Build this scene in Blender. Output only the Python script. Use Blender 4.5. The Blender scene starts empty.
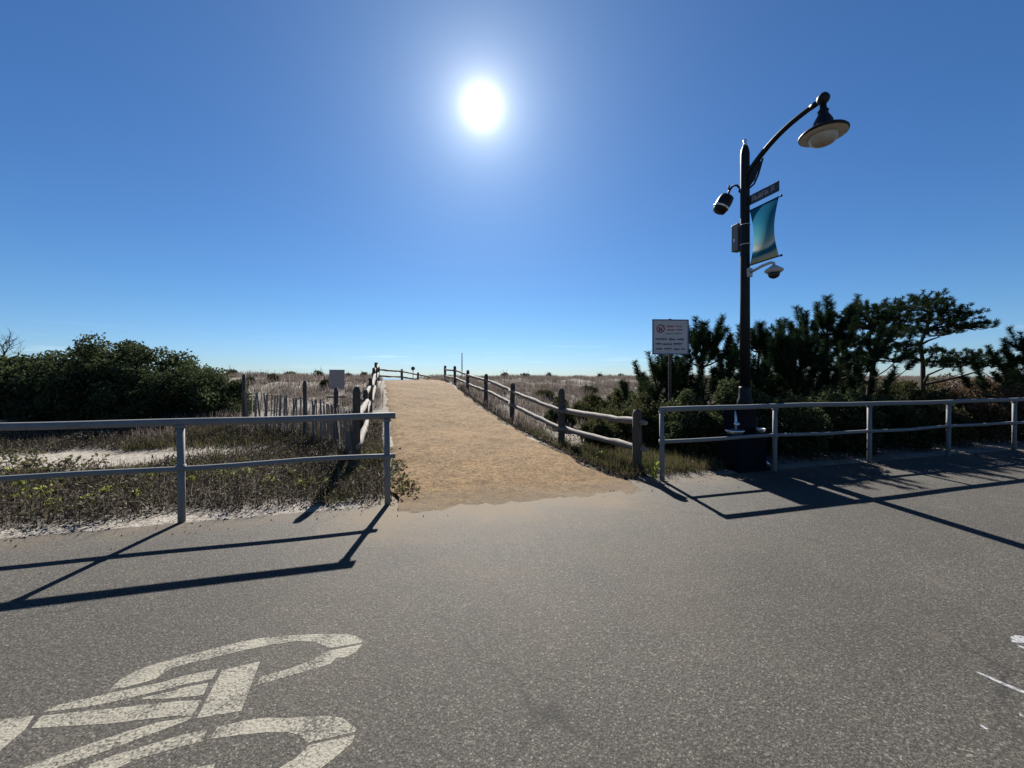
import bpy, bmesh, math, random
import numpy as np
from mathutils import Vector, Matrix

# ------------------------------------------------------------------ camera, sky, sun, exposure
SC = bpy.context.scene
COL = SC.collection
cam_d = bpy.data.cameras.new('camera')
cam = bpy.data.objects.new('camera', cam_d); COL.objects.link(cam)
cam.location = (0, 0, 1.5); cam.rotation_euler = (math.radians(90), 0, 0)
cam_d.sensor_width = 36.0; cam_d.lens = 385.0 / 1024 * 36
cam_d.shift_y = -6 / 1024
cam_d.clip_start = 0.05; cam_d.clip_end = 20000
SC.camera = cam

SUN_EL = math.radians(35.1)
SUN_AZ = math.radians(-4.46)          # from +Y towards +X
sun_dir = Vector((math.sin(SUN_AZ)*math.cos(SUN_EL), math.cos(SUN_AZ)*math.cos(SUN_EL), math.sin(SUN_EL)))
sl = bpy.data.lights.new('sun', 'SUN'); sl.energy = 5.0; sl.angle = math.radians(0.53); sl.color = (1.0, 0.965, 0.905)
so = bpy.data.objects.new('sun', sl); COL.objects.link(so)
so.rotation_euler = sun_dir.to_track_quat('Z', 'Y').to_euler(); so.location = (0, 0, 30)

SC.view_settings.view_transform = 'Standard'; SC.view_settings.look = 'None'
SC.view_settings.gamma = 1; SC.view_settings.use_curve_mapping = False
SC.view_settings.exposure = 1.43
SC.cycles.max_bounces = 6; SC.cycles.diffuse_bounces = 2; SC.cycles.transparent_max_bounces = 4

W = bpy.data.worlds.new('World'); SC.world = W; W.use_nodes = True
nt = W.node_tree; nt.nodes.clear()
def N(t, **k):
    n = nt.nodes.new(t)
    for a, b in k.items(): setattr(n, a, b)
    return n
def L(a, b): nt.links.new(a, b)
def Mth(op, a, b=None, c=None, clamp=False):
    n = nt.nodes.new('ShaderNodeMath'); n.operation = op; n.use_clamp = clamp
    for i, x in enumerate((a, b, c)):
        if x is None: continue
        if isinstance(x, (int, float)): n.inputs[i].default_value = x
        else: nt.links.new(x, n.inputs[i])
    return n.outputs[0]
sky = N('ShaderNodeTexSky'); sky.sky_type = 'NISHITA'; sky.sun_disc = False
sky.sun_elevation = SUN_EL; sky.sun_rotation = SUN_AZ
sky.air_density = 1.0; sky.dust_density = 0.1; sky.ozone_density = 3.0; sky.altitude = 0
hs = N('ShaderNodeHueSaturation'); hs.inputs['Saturation'].default_value = 1.12; hs.inputs['Value'].default_value = 1.0
L(sky.outputs[0], hs.inputs['Color'])
tn = N('ShaderNodeVectorMath', operation='MULTIPLY'); tn.inputs[1].default_value = (.385, .548, .715); L(hs.outputs[0], tn.inputs[0])   # polarised, deep autumn blue
tc = N('ShaderNodeTexCoord')
nrm = N('ShaderNodeVectorMath', operation='NORMALIZE'); L(tc.outputs['Generated'], nrm.inputs[0])
dt = N('ShaderNodeVectorMath', operation='DOT_PRODUCT'); L(nrm.outputs[0], dt.inputs[0]); dt.inputs[1].default_value = sun_dir
ang = Mth('ARCCOSINE', Mth('MINIMUM', dt.outputs['Value'], 0.999999))      # radians from the sun
disc = Mth('MULTIPLY', Mth('EXPONENT', Mth('MULTIPLY', ang, -75.0)), 42.0)
aur1 = Mth('MULTIPLY', Mth('EXPONENT', Mth('MULTIPLY', ang, -21.0)), 7.5)
aur2 = Mth('MULTIPLY', Mth('EXPONENT', Mth('MULTIPLY', ang, -5.0)), 2.3)
def colmul(val, col):
    m = N('ShaderNodeVectorMath', operation='SCALE'); m.inputs[0].default_value = col; L(val, m.inputs['Scale']); return m.outputs[0]
def vadd(a, b):
    m = N('ShaderNodeVectorMath', operation='ADD'); L(a, m.inputs[0]); L(b, m.inputs[1]); return m.outputs[0]
glow = vadd(vadd(colmul(disc, (1, .95, .85)), colmul(aur1, (1, .95, .86))), colmul(aur2, (.72, .93, 1.02)))
# thin cirrus low over the sea
sep = N('ShaderNodeSeparateXYZ'); L(nrm.outputs[0], sep.inputs[0])
azi = Mth('ARCTAN2', sep.outputs[0], sep.outputs[1]); ele = Mth('ARCSINE', sep.outputs[2])
cmb = N('ShaderNodeCombineXYZ'); L(Mth('MULTIPLY', azi, 5.0), cmb.inputs[0]); L(Mth('MULTIPLY', ele, 70.0), cmb.inputs[1])
nz = N('ShaderNodeTexNoise'); nz.inputs['Scale'].default_value = 1.0; nz.inputs['Detail'].default_value = 5.0; nz.inputs['Roughness'].default_value = .6
L(cmb.outputs[0], nz.inputs['Vector'])
band = Mth('MULTIPLY', Mth('SUBTRACT', 1.0, Mth('MULTIPLY', Mth('ABSOLUTE', Mth('SUBTRACT', ele, 0.055)), 20.0), None, True),
           Mth('MULTIPLY', Mth('SUBTRACT', nz.outputs[0], 0.55), 4.5, None, True))
cirr = colmul(Mth('MULTIPLY', band, 1.6), (1, .98, .95))
bg = N('ShaderNodeBackground'); bg.inputs['Strength'].default_value = 0.05
low = Mth('MULTIPLY', Mth('SUBTRACT', 1.0, Mth('MULTIPLY', ele, 7.0), None, True), 0.13)
tl = N('ShaderNodeVectorMath', operation='MULTIPLY_ADD'); L(colmul(low, (0.0, -.35, 1.0)), tl.inputs[0]); L(tn.outputs[0], tl.inputs[1]); L(tn.outputs[0], tl.inputs[2])
tot = vadd(vadd(tl.outputs[0], glow), cirr)
L(tot, bg.inputs['Color'])
ow = N('ShaderNodeOutputWorld'); L(bg.outputs[0], ow.inputs['Surface'])
W.cycles.sampling_method = 'MANUAL'; W.cycles.sample_map_resolution = 1024

# ------------------------------------------------------------------ helpers
CS, SN = math.cos(math.radians(16)), math.sin(math.radians(16))
def X(u, v, z=0.0): return Vector((u*CS - v*SN, u*SN + v*CS, z))   # boardwalk frame: u along the railing, v towards the sea
AX = math.radians(16)
def XN(P):
    P = np.asarray(P, float); o = P.copy()
    o[:, 0] = P[:, 0]*CS - P[:, 1]*SN; o[:, 1] = P[:, 0]*SN + P[:, 1]*CS
    return o
rng = np.random.default_rng(7); random.seed(7)

def mat(name, build, disp=False):
    m = bpy.data.materials.new(name); m.use_nodes = True
    t = m.node_tree; t.nodes.clear()
    o = t.nodes.new('ShaderNodeOutputMaterial')
    sh = build(NT(t)); t.links.new(sh, o.inputs['Surface'])
    return m
class NT:
    def __init__(s, t): s.t = t
    def n(s, ty, ins=None, **k):
        n = s.t.nodes.new(ty)
        for a, b in k.items(): setattr(n, a, b)
        for a, b in (ins or {}).items():
            if hasattr(b, 'is_linked') and hasattr(b, 'node'): s.t.links.new(b, n.inputs[a])
            else: n.inputs[a].default_value = b
        return n
    def pos(s): return s.n('ShaderNodeNewGeometry').outputs['Position']
    def obj(s): return s.n('ShaderNodeTexCoord').outputs['Object']
    def noise(s, vec, scale, detail=3, rough=.55):
        return s.n('ShaderNodeTexNoise', {'Vector': vec, 'Scale': scale, 'Detail': detail, 'Roughness': rough}).outputs[0]
    def vor(s, vec, scale, out='Color'):
        return s.n('ShaderNodeTexVoronoi', {'Vector': vec, 'Scale': scale}).outputs[out]
    def ramp(s, fac, stops, interp='LINEAR'):
        r = s.n('ShaderNodeValToRGB', {'Fac': fac}); r.color_ramp.interpolation = interp
        e = r.color_ramp.elements
        while len(e) < len(stops): e.new(.5)
        for q, (p, c) in zip(e, stops):
            q.position = p; q.color = (c, c, c, 1) if isinstance(c, (int, float)) else (*c, 1)
        return r.outputs[0]
    def mix(s, f, a, b, bt='MIX'):
        n = s.t.nodes.new('ShaderNodeMix'); n.data_type = 'RGBA'; n.blend_type = bt
        for i, x in ((0, f), (6, a), (7, b)):
            if hasattr(x, 'node'): s.t.links.new(x, n.inputs[i])
            else: n.inputs[i].default_value = x if i == 0 else (*x, 1)
        return n.outputs[2]
    def m(s, op, a, b=0.0, clamp=False):
        n = s.t.nodes.new('ShaderNodeMath'); n.operation = op; n.use_clamp = clamp
        for i, x in enumerate((a, b)):
            if hasattr(x, 'node'): s.t.links.new(x, n.inputs[i])
            else: n.inputs[i].default_value = x
        return n.outputs[0]
    def bump(s, h, st=.4, d=.01): return s.n('ShaderNodeBump', {'Height': h, 'Strength': st, 'Distance': d}).outputs[0]
    def pbr(s, col, rough=.7, metal=0.0, normal=None, spec=.5):
        ins = {'Roughness': rough, 'Metallic': metal, 'Specular IOR Level': spec}
        ins['Base Color'] = col if hasattr(col, 'node') else (*col, 1)
        if normal is not None: ins['Normal'] = normal
        return s.n('ShaderNodeBsdfPrincipled', ins).outputs[0]
    def leaf(s, col, trans=.3, tcol=None):
        a = s.n('ShaderNodeBsdfDiffuse', {'Color': col}).outputs[0]
        b = s.n('ShaderNodeBsdfTranslucent', {'Color': tcol if tcol is not None else col}).outputs[0]
        g = s.n('ShaderNodeMixShader', {0: trans}); s.t.links.new(a, g.inputs[1]); s.t.links.new(b, g.inputs[2])
        return g.outputs[0]

def mesh_np(name, V, F, m, parent=None, smooth=False, cols=None):
    V = np.asarray(V, np.float32); F = np.asarray(F, np.int32); k = F.shape[1]
    me = bpy.data.meshes.new(name)
    me.vertices.add(len(V)); me.vertices.foreach_set('co', V.ravel())
    me.loops.add(F.size); me.loops.foreach_set('vertex_index', F.ravel())
    me.polygons.add(len(F)); me.polygons.foreach_set('loop_start', np.arange(0, F.size, k, dtype=np.int32))
    if smooth: me.polygons.foreach_set('use_smooth', np.ones(len(F), bool))
    me.update(calc_edges=True)
    if cols is not None:
        a = me.attributes.new('tint', 'FLOAT', 'FACE'); a.data.foreach_set('value', np.asarray(cols, np.float32))
    me.materials.append(m)
    o = bpy.data.objects.new(name, me); COL.objects.link(o)
    if parent: o.parent = parent
    return o
def tint(t): return t.n('ShaderNodeAttribute', attribute_name='tint').outputs['Fac']

class MB:
    """collects shapes, builds ONE mesh object"""
    def __init__(s): s.bm = bmesh.new()
    def box(s, c, size, rot=None, bev=0.0):
        M = Matrix.Translation(c) @ (rot.to_4x4() if rot is not None else Matrix.Identity(4)) @ Matrix.Diagonal((*size, 1))
        r = bmesh.ops.create_cube(s.bm, size=1, matrix=M)
        if bev:
            es = list({e for v in r['verts'] for e in v.link_edges})
            bmesh.ops.bevel(s.bm, geom=es, offset=bev, segments=2, affect='EDGES', profile=.5)
        return s
    def tube(s, pts, radii, n=10, caps=True):
        pts = [Vector(p) for p in pts]
        if isinstance(radii, (int, float)): radii = [radii]*len(pts)
        radii = [float(q) for q in radii]
        rings = []; up = None
        for i, p in enumerate(pts):
            d = (pts[min(i+1, len(pts)-1)] - pts[max(i-1, 0)]).normalized()
            if up is None:
                up = Vector((0, 0, 1)) if abs(d.z) < .9 else Vector((1, 0, 0))
            a = d.cross(up).normalized(); b = a.cross(d).normalized(); up = b
            rings.append([s.bm.verts.new(p + radii[i]*(math.cos(t)*a + math.sin(t)*b)) for t in [2*math.pi*k/n for k in range(n)]])
        for r0, r1 in zip(rings, rings[1:]):
            for k in range(n):
                f = s.bm.faces.new((r0[k], r0[(k+1) % n], r1[(k+1) % n], r1[k])); f.smooth = True
        if caps:
            s.bm.faces.new(rings[0][::-1]); s.bm.faces.new(rings[-1])
        return s
    def lathe(s, prof, c=(0, 0, 0), n=24, rot=None):
        """prof: list of (radius, z)"""
        c = Vector(c); rings = []
        for r, z in prof:
            rg = []
            for k in range(n):
                t = 2*math.pi*k/n; p = Vector((r*math.cos(t), r*math.sin(t), z))
                if rot is not None: p = rot @ p
                rg.append(s.bm.verts.new(c + p))
            rings.append(rg)
        for r0, r1 in zip(rings, rings[1:]):
            for k in range(n):
                f = s.bm.faces.new((r0[k], r0[(k+1) % n], r1[(k+1) % n], r1[k])); f.smooth = True
        s.bm.faces.new(rings[0][::-1]); s.bm.faces.new(rings[-1])
        return s
    def prism(s, poly, z0, z1):
        """poly: world xy points"""
        a = [s.bm.verts.new((p[0], p[1], z0)) for p in poly]; b = [s.bm.verts.new((p[0], p[1], z1)) for p in poly]
        n = len(poly)
        s.bm.faces.new(b); s.bm.faces.new(a[::-1])
        for k in range(n): s.bm.faces.new((a[k], a[(k+1) % n], b[(k+1) % n], b[k]))
        return s
    def build(s, name, m, parent=None):
        bmesh.ops.recalc_face_normals(s.bm, faces=s.bm.faces)
        me = bpy.data.meshes.new(name); s.bm.to_mesh(me); s.bm.free(); me.materials.append(m)
        o = bpy.data.objects.new(name, me); COL.objects.link(o)
        if parent: o.parent = parent
        return o
def tag(o, label=None, cat=None, group=None, kind=None):
    if label: o['label'] = label
    if cat: o['category'] = cat
    if group: o['group'] = group
    if kind: o['kind'] = kind
    return o
def thing(name, label, cat, loc, rz=0.0, group=None):
    o = bpy.data.objects.new(name, None); COL.objects.link(o); o.empty_display_size = .2
    o.location = loc; o.rotation_euler = (0, 0, rz)
    return tag(o, label, cat, group)
def copy_tree(o, parent=None):
    c = o.copy(); COL.objects.link(c); c.parent = parent
    for ch in list(o.children): copy_tree(ch, c)
    return c

# ------------------------------------------------------------------ materials
def speck(t, p, base, lo, hi, sc):
    v = t.n('ShaderNodeTexVoronoi', {'Vector': p, 'Scale': sc}).outputs['Color']
    g = t.n('ShaderNodeSeparateColor', {0: v}).outputs[0]
    return t.ramp(g, [(0, lo), (.45, base), (.8, base), (1, hi)])
def sand_near(t, p):
    """sand blown over the asphalt: thick by the path mouth and the verge, thin further out"""
    r = t.n('ShaderNodeVectorRotate', {'Vector': p, 'Angle': -AX}, rotation_type='Z_AXIS').outputs[0]
    q = t.n('ShaderNodeSeparateXYZ', {0: r}); u, v = q.outputs[0], q.outputs[1]
    n1 = t.noise(p, 1.3, 5, .65); n2 = t.noise(p, 9, 4, .7)
    du = t.m('ABSOLUTE', t.m('SUBTRACT', u, 1.2))
    mouth = t.m('MULTIPLY', t.m('SUBTRACT', 1.35, t.m('MULTIPLY', du, .5), True), t.m('MULTIPLY', t.m('SUBTRACT', v, 1.5), .22, True))
    verge = t.m('MULTIPLY', t.m('SUBTRACT', v, 4.25), 1.6, True)
    core = t.m('MULTIPLY', t.m('SUBTRACT', 2.75, t.m('ADD', du, t.m('MULTIPLY', n1, .9)), True), t.m('MULTIPLY', t.m('SUBTRACT', v, t.m('ADD', 2.5, t.m('MULTIPLY', n1, 1.9))), .95, True), True)
    a = t.m('MAXIMUM', mouth, verge)
    return t.m('MAXIMUM', core, t.m('MULTIPLY', a, t.m('ADD', t.m('MULTIPLY', t.m('SUBTRACT', n1, .36), 2.6, True), t.m('MULTIPLY', t.m('SUBTRACT', n2, .45), .8)), True))
def stones(t, p, sc, lo, mid, hi):
    """rounded aggregate: a tone per stone, dark binder in the gaps"""
    v = t.n('ShaderNodeTexVoronoi', {'Vector': p, 'Scale': sc})
    g = t.n('ShaderNodeSeparateColor', {0: v.outputs['Color']}).outputs[0]
    c = t.ramp(g, [(0, lo), (.5, mid), (.82, tuple(1.35*q for q in mid)), (1, hi)])
    return t.mix(1.0, c, t.ramp(v.outputs['Distance'], [(.25, 1.12), (.6, .42)]), 'MULTIPLY')
def asphalt_col(t, p):
    wp = t.n('ShaderNodeVectorMath', {0: p, 1: t.n('ShaderNodeVectorMath', {0: t.n('ShaderNodeTexNoise', {'Vector': p, 'Scale': 60.0}).outputs['Color'], 'Scale': .012}, operation='SCALE').outputs[0]}, operation='ADD').outputs[0]
    g = stones(t, wp, 190, (.018, .0165, .0145), (.058, .051, .0405), (.17, .157, .133))
    g2 = stones(t, wp, 108, (.022, .020, .0175), (.058, .051, .0405), (.19, .175, .148))
    c = t.mix(.55, g, g2)
    big = t.noise(p, .55, 4, .6)
    c = t.mix(1.0, c, t.ramp(big, [(.3, .82), (.7, 1.2)]), 'MULTIPLY')
    n3 = t.noise(p, 2.3, 5, .7)
    c = t.mix(t.ramp(n3, [(.60, 0), (.78, .35)]), c, (.13, .105, .075))
    c = t.mix(t.ramp(t.noise(p, 1.7, 6, .75), [(.66, 0), (.74, .5)]), c, (.022, .021, .02))     # oil and damp stains
    e = t.n('ShaderNodeTexVoronoi', {'Vector': t.n('ShaderNodeVectorMath', {0: p, 1: t.n('ShaderNodeVectorMath', {0: t.n('ShaderNodeTexNoise', {'Vector': p, 'Scale': 2.2, 'Detail': 6.0}).outputs['Color'], 'Scale': .55}, operation='SCALE').outputs[0]}, operation='ADD').outputs[0], 'Scale': .36}, feature='DISTANCE_TO_EDGE').outputs['Distance']
    c = t.mix(t.m('MULTIPLY', t.ramp(e, [(.002, .8), (.006, 0)]), t.ramp(t.noise(p, .8, 3), [(.45, 0), (.6, 1)])), c, (.012, .011, .01))     # hairline cracks
    c = t.mix(t.ramp(t.noise(p, 3.7, 6, .75), [(.64, 0), (.76, .3)]), c, (.16, .14, .11))
    return c
def b_asphalt(t):
    p = t.pos(); c = asphalt_col(t, p)
    sn = sand_near(t, p)
    c = t.mix(t.m('MULTIPLY', sn, .92), c, t.mix(t.noise(p, 70, 3), (.085, .066, .045), (.205, .160, .112)))
    h = t.n('ShaderNodeTexVoronoi', {'Vector': p, 'Scale': 80}).outputs['Distance']
    return t.pbr(c, .82, 0, t.bump(t.m('ADD', h, t.noise(p, 200, 2)), .45, .005), t.m('SUBTRACT', .25, t.m('MULTIPLY', sn, .17)))
M = {}
M['asphalt'] = mat('asphalt', b_asphalt)
def b_paint(t):
    p = t.pos(); c = asphalt_col(t, p)
    w = t.m('ADD', t.m('MULTIPLY', t.noise(p, 75, 4, .75), .8), t.m('MULTIPLY', t.noise(p, 5, 5, .7), .5))
    c2 = t.mix(t.ramp(w, [(.63, 1), (.72, .06)]), c, t.mix(t.noise(p, 25, 3), (.165, .152, .120), (.235, .217, .172)))
    c2 = t.mix(t.ramp(t.noise(p, 3.5, 4), [(.58, 0), (.78, .4)]), c2, (.11, .10, .085))
    h = t.n('ShaderNodeTexVoronoi', {'Vector': p, 'Scale': 80}).outputs['Distance']
    return t.pbr(c2, .8, 0, t.bump(h, .5, .005), .25)
M['paint'] = mat('worn_paint', b_paint)
def b_white(t):
    p = t.pos(); w = t.noise(p, 60, 4, .7)
    return t.pbr(t.mix(t.ramp(w, [(.45, 0), (.6, 1)]), (.28, .28, .285), asphalt_col(t, p)), .7)
M['white_paint'] = mat('white_paint', b_white)
def b_path(t):
    p = t.pos()
    wp = t.n('ShaderNodeVectorMath', {0: p, 1: t.n('ShaderNodeVectorMath', {0: t.n('ShaderNodeTexNoise', {'Vector': p, 'Scale': 21.0, 'Detail': 3.0}).outputs['Color'], 'Scale': .09}, operation='SCALE').outputs[0]}, operation='ADD').outputs[0]
    g = speck(t, wp, (.158, .101, .050), (.082, .048, .021), (.245, .172, .10), 48)
    g2 = t.mix(t.ramp(t.noise(wp, 26, 5, .8), [(.36, 0), (.64, 1)]), (.098, .060, .027), (.225, .152, .081))
    c = t.mix(.55, g, g2)
    c = t.mix(1.0, c, t.ramp(t.noise(p, 1.1, 5, .65), [(.3, (.80, .80, .80)), (.7, (1.14, 1.12, 1.08))]), 'MULTIPLY')
    c = t.mix(1.0, c, t.ramp(t.noise(p, 9, 4, .7), [(.32, .62), (.5, 1.0), (.68, 1.3)]), 'MULTIPLY')
    c = t.mix(1.0, c, t.ramp(t.noise(p, 24, 3, .6), [(.34, .7), (.66, 1.3)]), 'MULTIPLY')
    # worn into the grey pavement at its mouth
    r = t.n('ShaderNodeVectorRotate', {'Vector': p, 'Angle': -AX}, rotation_type='Z_AXIS').outputs[0]
    v = t.n('ShaderNodeSeparateXYZ', {0: r}).outputs[1]
    c = t.mix(t.m('MULTIPLY', t.m('MULTIPLY', t.m('SUBTRACT', 5.75, t.m('ADD', v, t.m('MULTIPLY', t.noise(p, 2.2, 5, .7), 1.2)), True), 1.3, True), .92), c, t.mix(t.noise(p, 70, 3), (.085, .066, .045), (.205, .160, .112)))
    return t.pbr(c, .95, 0, t.bump(t.m('ADD', t.noise(wp, 34, 5, .75), t.m('MULTIPLY', t.noise(p, 3.1, 3), 1.5)), .8, .022), .1)
M['path'] = mat('crushed_shell_path', b_path)
def b_sand(t):
    p = t.pos()
    n = t.noise(p, .9, 5, .6); n2 = t.noise(p, 7, 5, .65)
    c = t.mix(t.ramp(n2, [(.35, 0), (.65, 1)]), (.22, .19, .155), (.32, .29, .25))
    r = t.n('ShaderNodeVectorRotate', {'Vector': p, 'Angle': -AX}, rotation_type='Z_AXIS').outputs[0]
    q = t.n('ShaderNodeSeparateXYZ', {0: r}); v = q.outputs[1]; u = q.outputs[0]
    veg = t.ramp(t.m('DIVIDE', t.m('ADD', v, t.m('MULTIPLY', t.m('SUBTRACT', n, .5), .5)), 20.0), [(.249, .0), (.26, .8), (.368, .8), (.39, .04), (.455, .06), (.49, .42), (1, .35)])   # leaf litter among the dune plants
    right = t.m('MULTIPLY', t.m('MULTIPLY', t.m('SUBTRACT', u, 2.9), 2.0, True), .55)
    lit = t.m('MULTIPLY', t.m('MAXIMUM', veg, right), t.ramp(t.noise(p, 2.2, 5, .7), [(.3, .35), (.6, 1)]))
    far = t.m('SUBTRACT', 1.0, t.m('MULTIPLY', t.m('SUBTRACT', v, 44), .1, True))
    c = t.mix(t.m('MULTIPLY', lit, far), c, t.mix(t.noise(p, 25, 3), (.025, .019, .014), (.075, .058, .042)))
    return t.pbr(c, .95, 0, t.bump(t.m('ADD', t.noise(p, 14, 5, .7), n), .8, .05), .1)
M['sand'] = mat('dune_sand', b_sand)
def b_sea(t):
    p = t.pos()
    return t.pbr((.02, .05, .07), .12, 0, t.bump(t.noise(p, .35, 5, .65), .9, .6))
M['sea'] = mat('sea_water', b_sea)
def b_rail(t):
    p = t.pos(); n = t.noise(p, 6, 5, .7)
    c = t.mix(n, (.135, .134, .131), (.215, .212, .205))
    c = t.mix(t.ramp(t.noise(p, 45, 3), [(.62, 0), (.75, .5)]), c, (.06, .055, .05))
    return t.pbr(c, .7, 0, t.bump(t.noise(p, 70, 3), .2, .003), .2)
M['rail'] = mat('weathered_grey_rail', b_rail)
def b_wood(t):
    o = t.obj(); s = t.n('ShaderNodeMapping', {'Vector': o, 'Scale': (1.2, 26, 26)}).outputs[0]
    g = t.noise(s, 3, 6, .7); b = t.noise(t.pos(), 3, 4)
    c = t.mix(t.ramp(g, [(.3, 0), (.7, 1)]), (.065, .055, .046), (.29, .255, .222))
    c = t.mix(t.ramp(b, [(.5, 0), (.75, .6)]), c, (.12, .10, .08))
    return t.pbr(c, .85, 0, t.bump(g, .7, .012), .2)
M['wood'] = mat('weathered_split_wood', b_wood)
def b_post(t):
    o = t.obj(); s = t.n('ShaderNodeMapping', {'Vector': o, 'Scale': (26, 26, 1.4)}).outputs[0]
    g = t.noise(s, 3, 6, .7)
    c = t.mix(t.ramp(g, [(.3, 0), (.7, 1)]), (.032, .026, .021), (.125, .105, .085))
    return t.pbr(c, .88, 0, t.bump(g, .7, .012), .2)
M['post'] = mat('weathered_post_wood', b_post)
M['slat'] = mat('grey_slat', lambda t: t.pbr(t.mix(t.noise(t.pos(), 8, 3), (.11, .095, .086), (.21, .185, .17)), .9))
M['black_metal'] = mat('black_painted_metal', lambda t: t.pbr(t.mix(t.noise(t.pos(), 12, 4), (.004, .0045, .0055), (.010, .0105, .012)), .5, 0, t.bump(t.noise(t.pos(), 60, 3), .1, .002), .22))
M['navy'] = mat('navy_painted_steel', lambda t: t.pbr(t.mix(t.noise(t.pos(), 7, 4), (.002, .0026, .006), (.005, .006, .012)), .7, 0, None, .1))
M['steel'] = mat('stainless_steel', lambda t: t.pbr(t.mix(t.noise(t.pos(), 30, 3), (.55, .55, .56), (.75, .75, .75)), .3, .9))
M['greybox'] = mat('grey_enclosure', lambda t: t.pbr(t.mix(t.noise(t.pos(), 9, 3), (.10, .10, .10), (.14, .137, .133)), .5))
M['pale_metal'] = mat('pale_grey_metal', lambda t: t.pbr(t.mix(t.noise(t.pos(), 9, 3), (.30, .30, .30), (.40, .40, .39)), .45))
M['dark_glass'] = mat('dark_glass', lambda t: t.pbr((.012, .012, .015), .08))
M['reflector'] = mat('lamp_reflector', lambda t: t.pbr(t.mix(t.noise(t.pos(), 5, 3), (.42, .40, .36), (.56, .54, .50)), .45))
def b_lens(t):
    c = t.mix(t.noise(t.pos(), 9, 4), (.40, .37, .31), (.55, .52, .46))
    a = t.pbr(c, .25); b = t.n('ShaderNodeBsdfTranslucent', {'Color': c}).outputs[0]
    g = t.n('ShaderNodeMixShader', {0: .35}); t.t.links.new(a, g.inputs[1]); t.t.links.new(b, g.inputs[2]); return g.outputs[0]
M['lens'] = mat('lamp_lens', b_lens)
M['sign_white'] = mat('sign_white', lambda t: t.pbr(t.mix(t.noise(t.pos(), 10, 4), (.40, .375, .37), (.48, .45, .44)), .5))
M['sign_dark'] = mat('sign_dark', lambda t: t.pbr(t.mix(t.noise(t.pos(), 30, 2), (.03, .035, .045), (.05, .05, .06)), .55))
M['sign_red'] = mat('sign_red', lambda t: t.pbr(t.mix(t.noise(t.pos(), 30, 2), (.30, .05, .05), (.38, .08, .07)), .55))
M['sign_green'] = mat('sign_green', lambda t: t.pbr(t.mix(t.noise(t.pos(), 30, 2), (.06, .20, .10), (.08, .25, .12)), .55))
M['sign_blue'] = mat('sign_blue_grey', lambda t: t.pbr(t.mix(t.noise(t.pos(), 30, 2), (.05, .07, .14), (.08, .09, .17)), .55))
M['street_blue'] = mat('street_sign_dark', lambda t: t.pbr(t.mix(t.noise(t.pos(), 10, 3), (.012, .018, .03), (.022, .028, .045)), .5))
M['letter'] = mat('faded_letter', lambda t: t.pbr(t.mix(t.noise(t.pos(), 30, 3), (.16, .145, .145), (.26, .24, .23)), .5))
M['sign_back'] = mat('bare_sign_back', lambda t: t.pbr(t.mix(t.noise(t.pos(), 10, 4), (.27, .21, .20), (.35, .28, .265)), .6))
def b_banner(t):
    o = t.obj(); q = t.n('ShaderNodeSeparateXYZ', {0: o}); x, z = q.outputs[0], q.outputs[2]
    w = t.m('ADD', z, t.m('MULTIPLY', t.m('SINE', t.m('MULTIPLY', x, 8.0)), .07))
    w = t.m('ADD', w, t.m('MULTIPLY', t.noise(o, 6, 3), .06))
    c = t.ramp(w, [(0, (.50, .37, .17)), (.10, (.46, .37, .18)), (.16, (.26, .34, .28)), (.21, (.016, .10, .14)), (.29, (.02, .13, .17)), (.34, (.52, .54, .44)), (.40, (.40, .46, .36)), (.46, (.20, .34, .34)),
                   (.56, (.10, .28, .31)), (.68, (.05, .21, .27)), (.84, (.02, .14, .22)), (1, (.014, .10, .18))])
    return t.leaf(c, .5)
M['banner'] = mat('printed_banner', b_banner)

def leafmat(name, stops, trans=.3, boost=1.0):
    def b(t):
        c = t.ramp(tint(t), stops)
        return t.leaf(c, trans)
    return mat(name, b)
M['bay'] = leafmat('bayberry_leaf', [(0, (.024, .032, .016)), (.5, (.052, .066, .031)), (.85, (.088, .105, .05)), (1, (.13, .14, .07))], .3)
M['olive'] = leafmat('olive_shrub_leaf', [(0, (.03, .035, .015)), (.5, (.06, .065, .028)), (.85, (.10, .095, .045)), (1, (.17, .13, .07))], .28)
M['russet'] = leafmat('russet_shrub_leaf', [(0, (.05, .035, .022)), (.5, (.10, .07, .045)), (.8, (.15, .095, .055)), (1, (.09, .10, .045))], .25)
M['needle'] = leafmat('pine_needle', [(0, (.014, .026, .013)), (.6, (.03, .05, .022)), (1, (.06, .075, .03))], .15)
M['grass'] = leafmat('dune_grass', [(0, (.085, .068, .056)), (.4, (.155, .127, .108)), (.75, (.25, .21, .185)), (.9, (.10, .10, .055)), (1, (.06, .07, .03))], .3)
M['verge'] = leafmat('verge_grass', [(0, (.05, .038, .024)), (.4, (.10, .076, .046)), (.7, (.075, .085, .033)), (1, (.06, .08, .025))], .35)
M['litter'] = leafmat('dead_weeds', [(0, (.018, .013, .011)), (.4, (.062, .051, .040)), (.72, (.14, .118, .092)), (.88, (.31, .275, .22)), (.94, (.10, .115, .04)), (1, (.075, .095, .028))], .2)
M['weed'] = leafmat('green_weed', [(0, (.09, .12, .025)), (.5, (.20, .24, .05)), (1, (.36, .38, .09))], .45)
M['bark'] = mat('bark', lambda t: t.pbr(t.mix(t.noise(t.n('ShaderNodeMapping', {'Vector': t.obj(), 'Scale': (14, 14, 3)}).outputs[0], 2, 5, .7), (.016, .013, .011), (.05, .042, .035)), .9, 0, t.bump(t.noise(t.obj(), 25, 5), .8, .02), .1))

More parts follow.
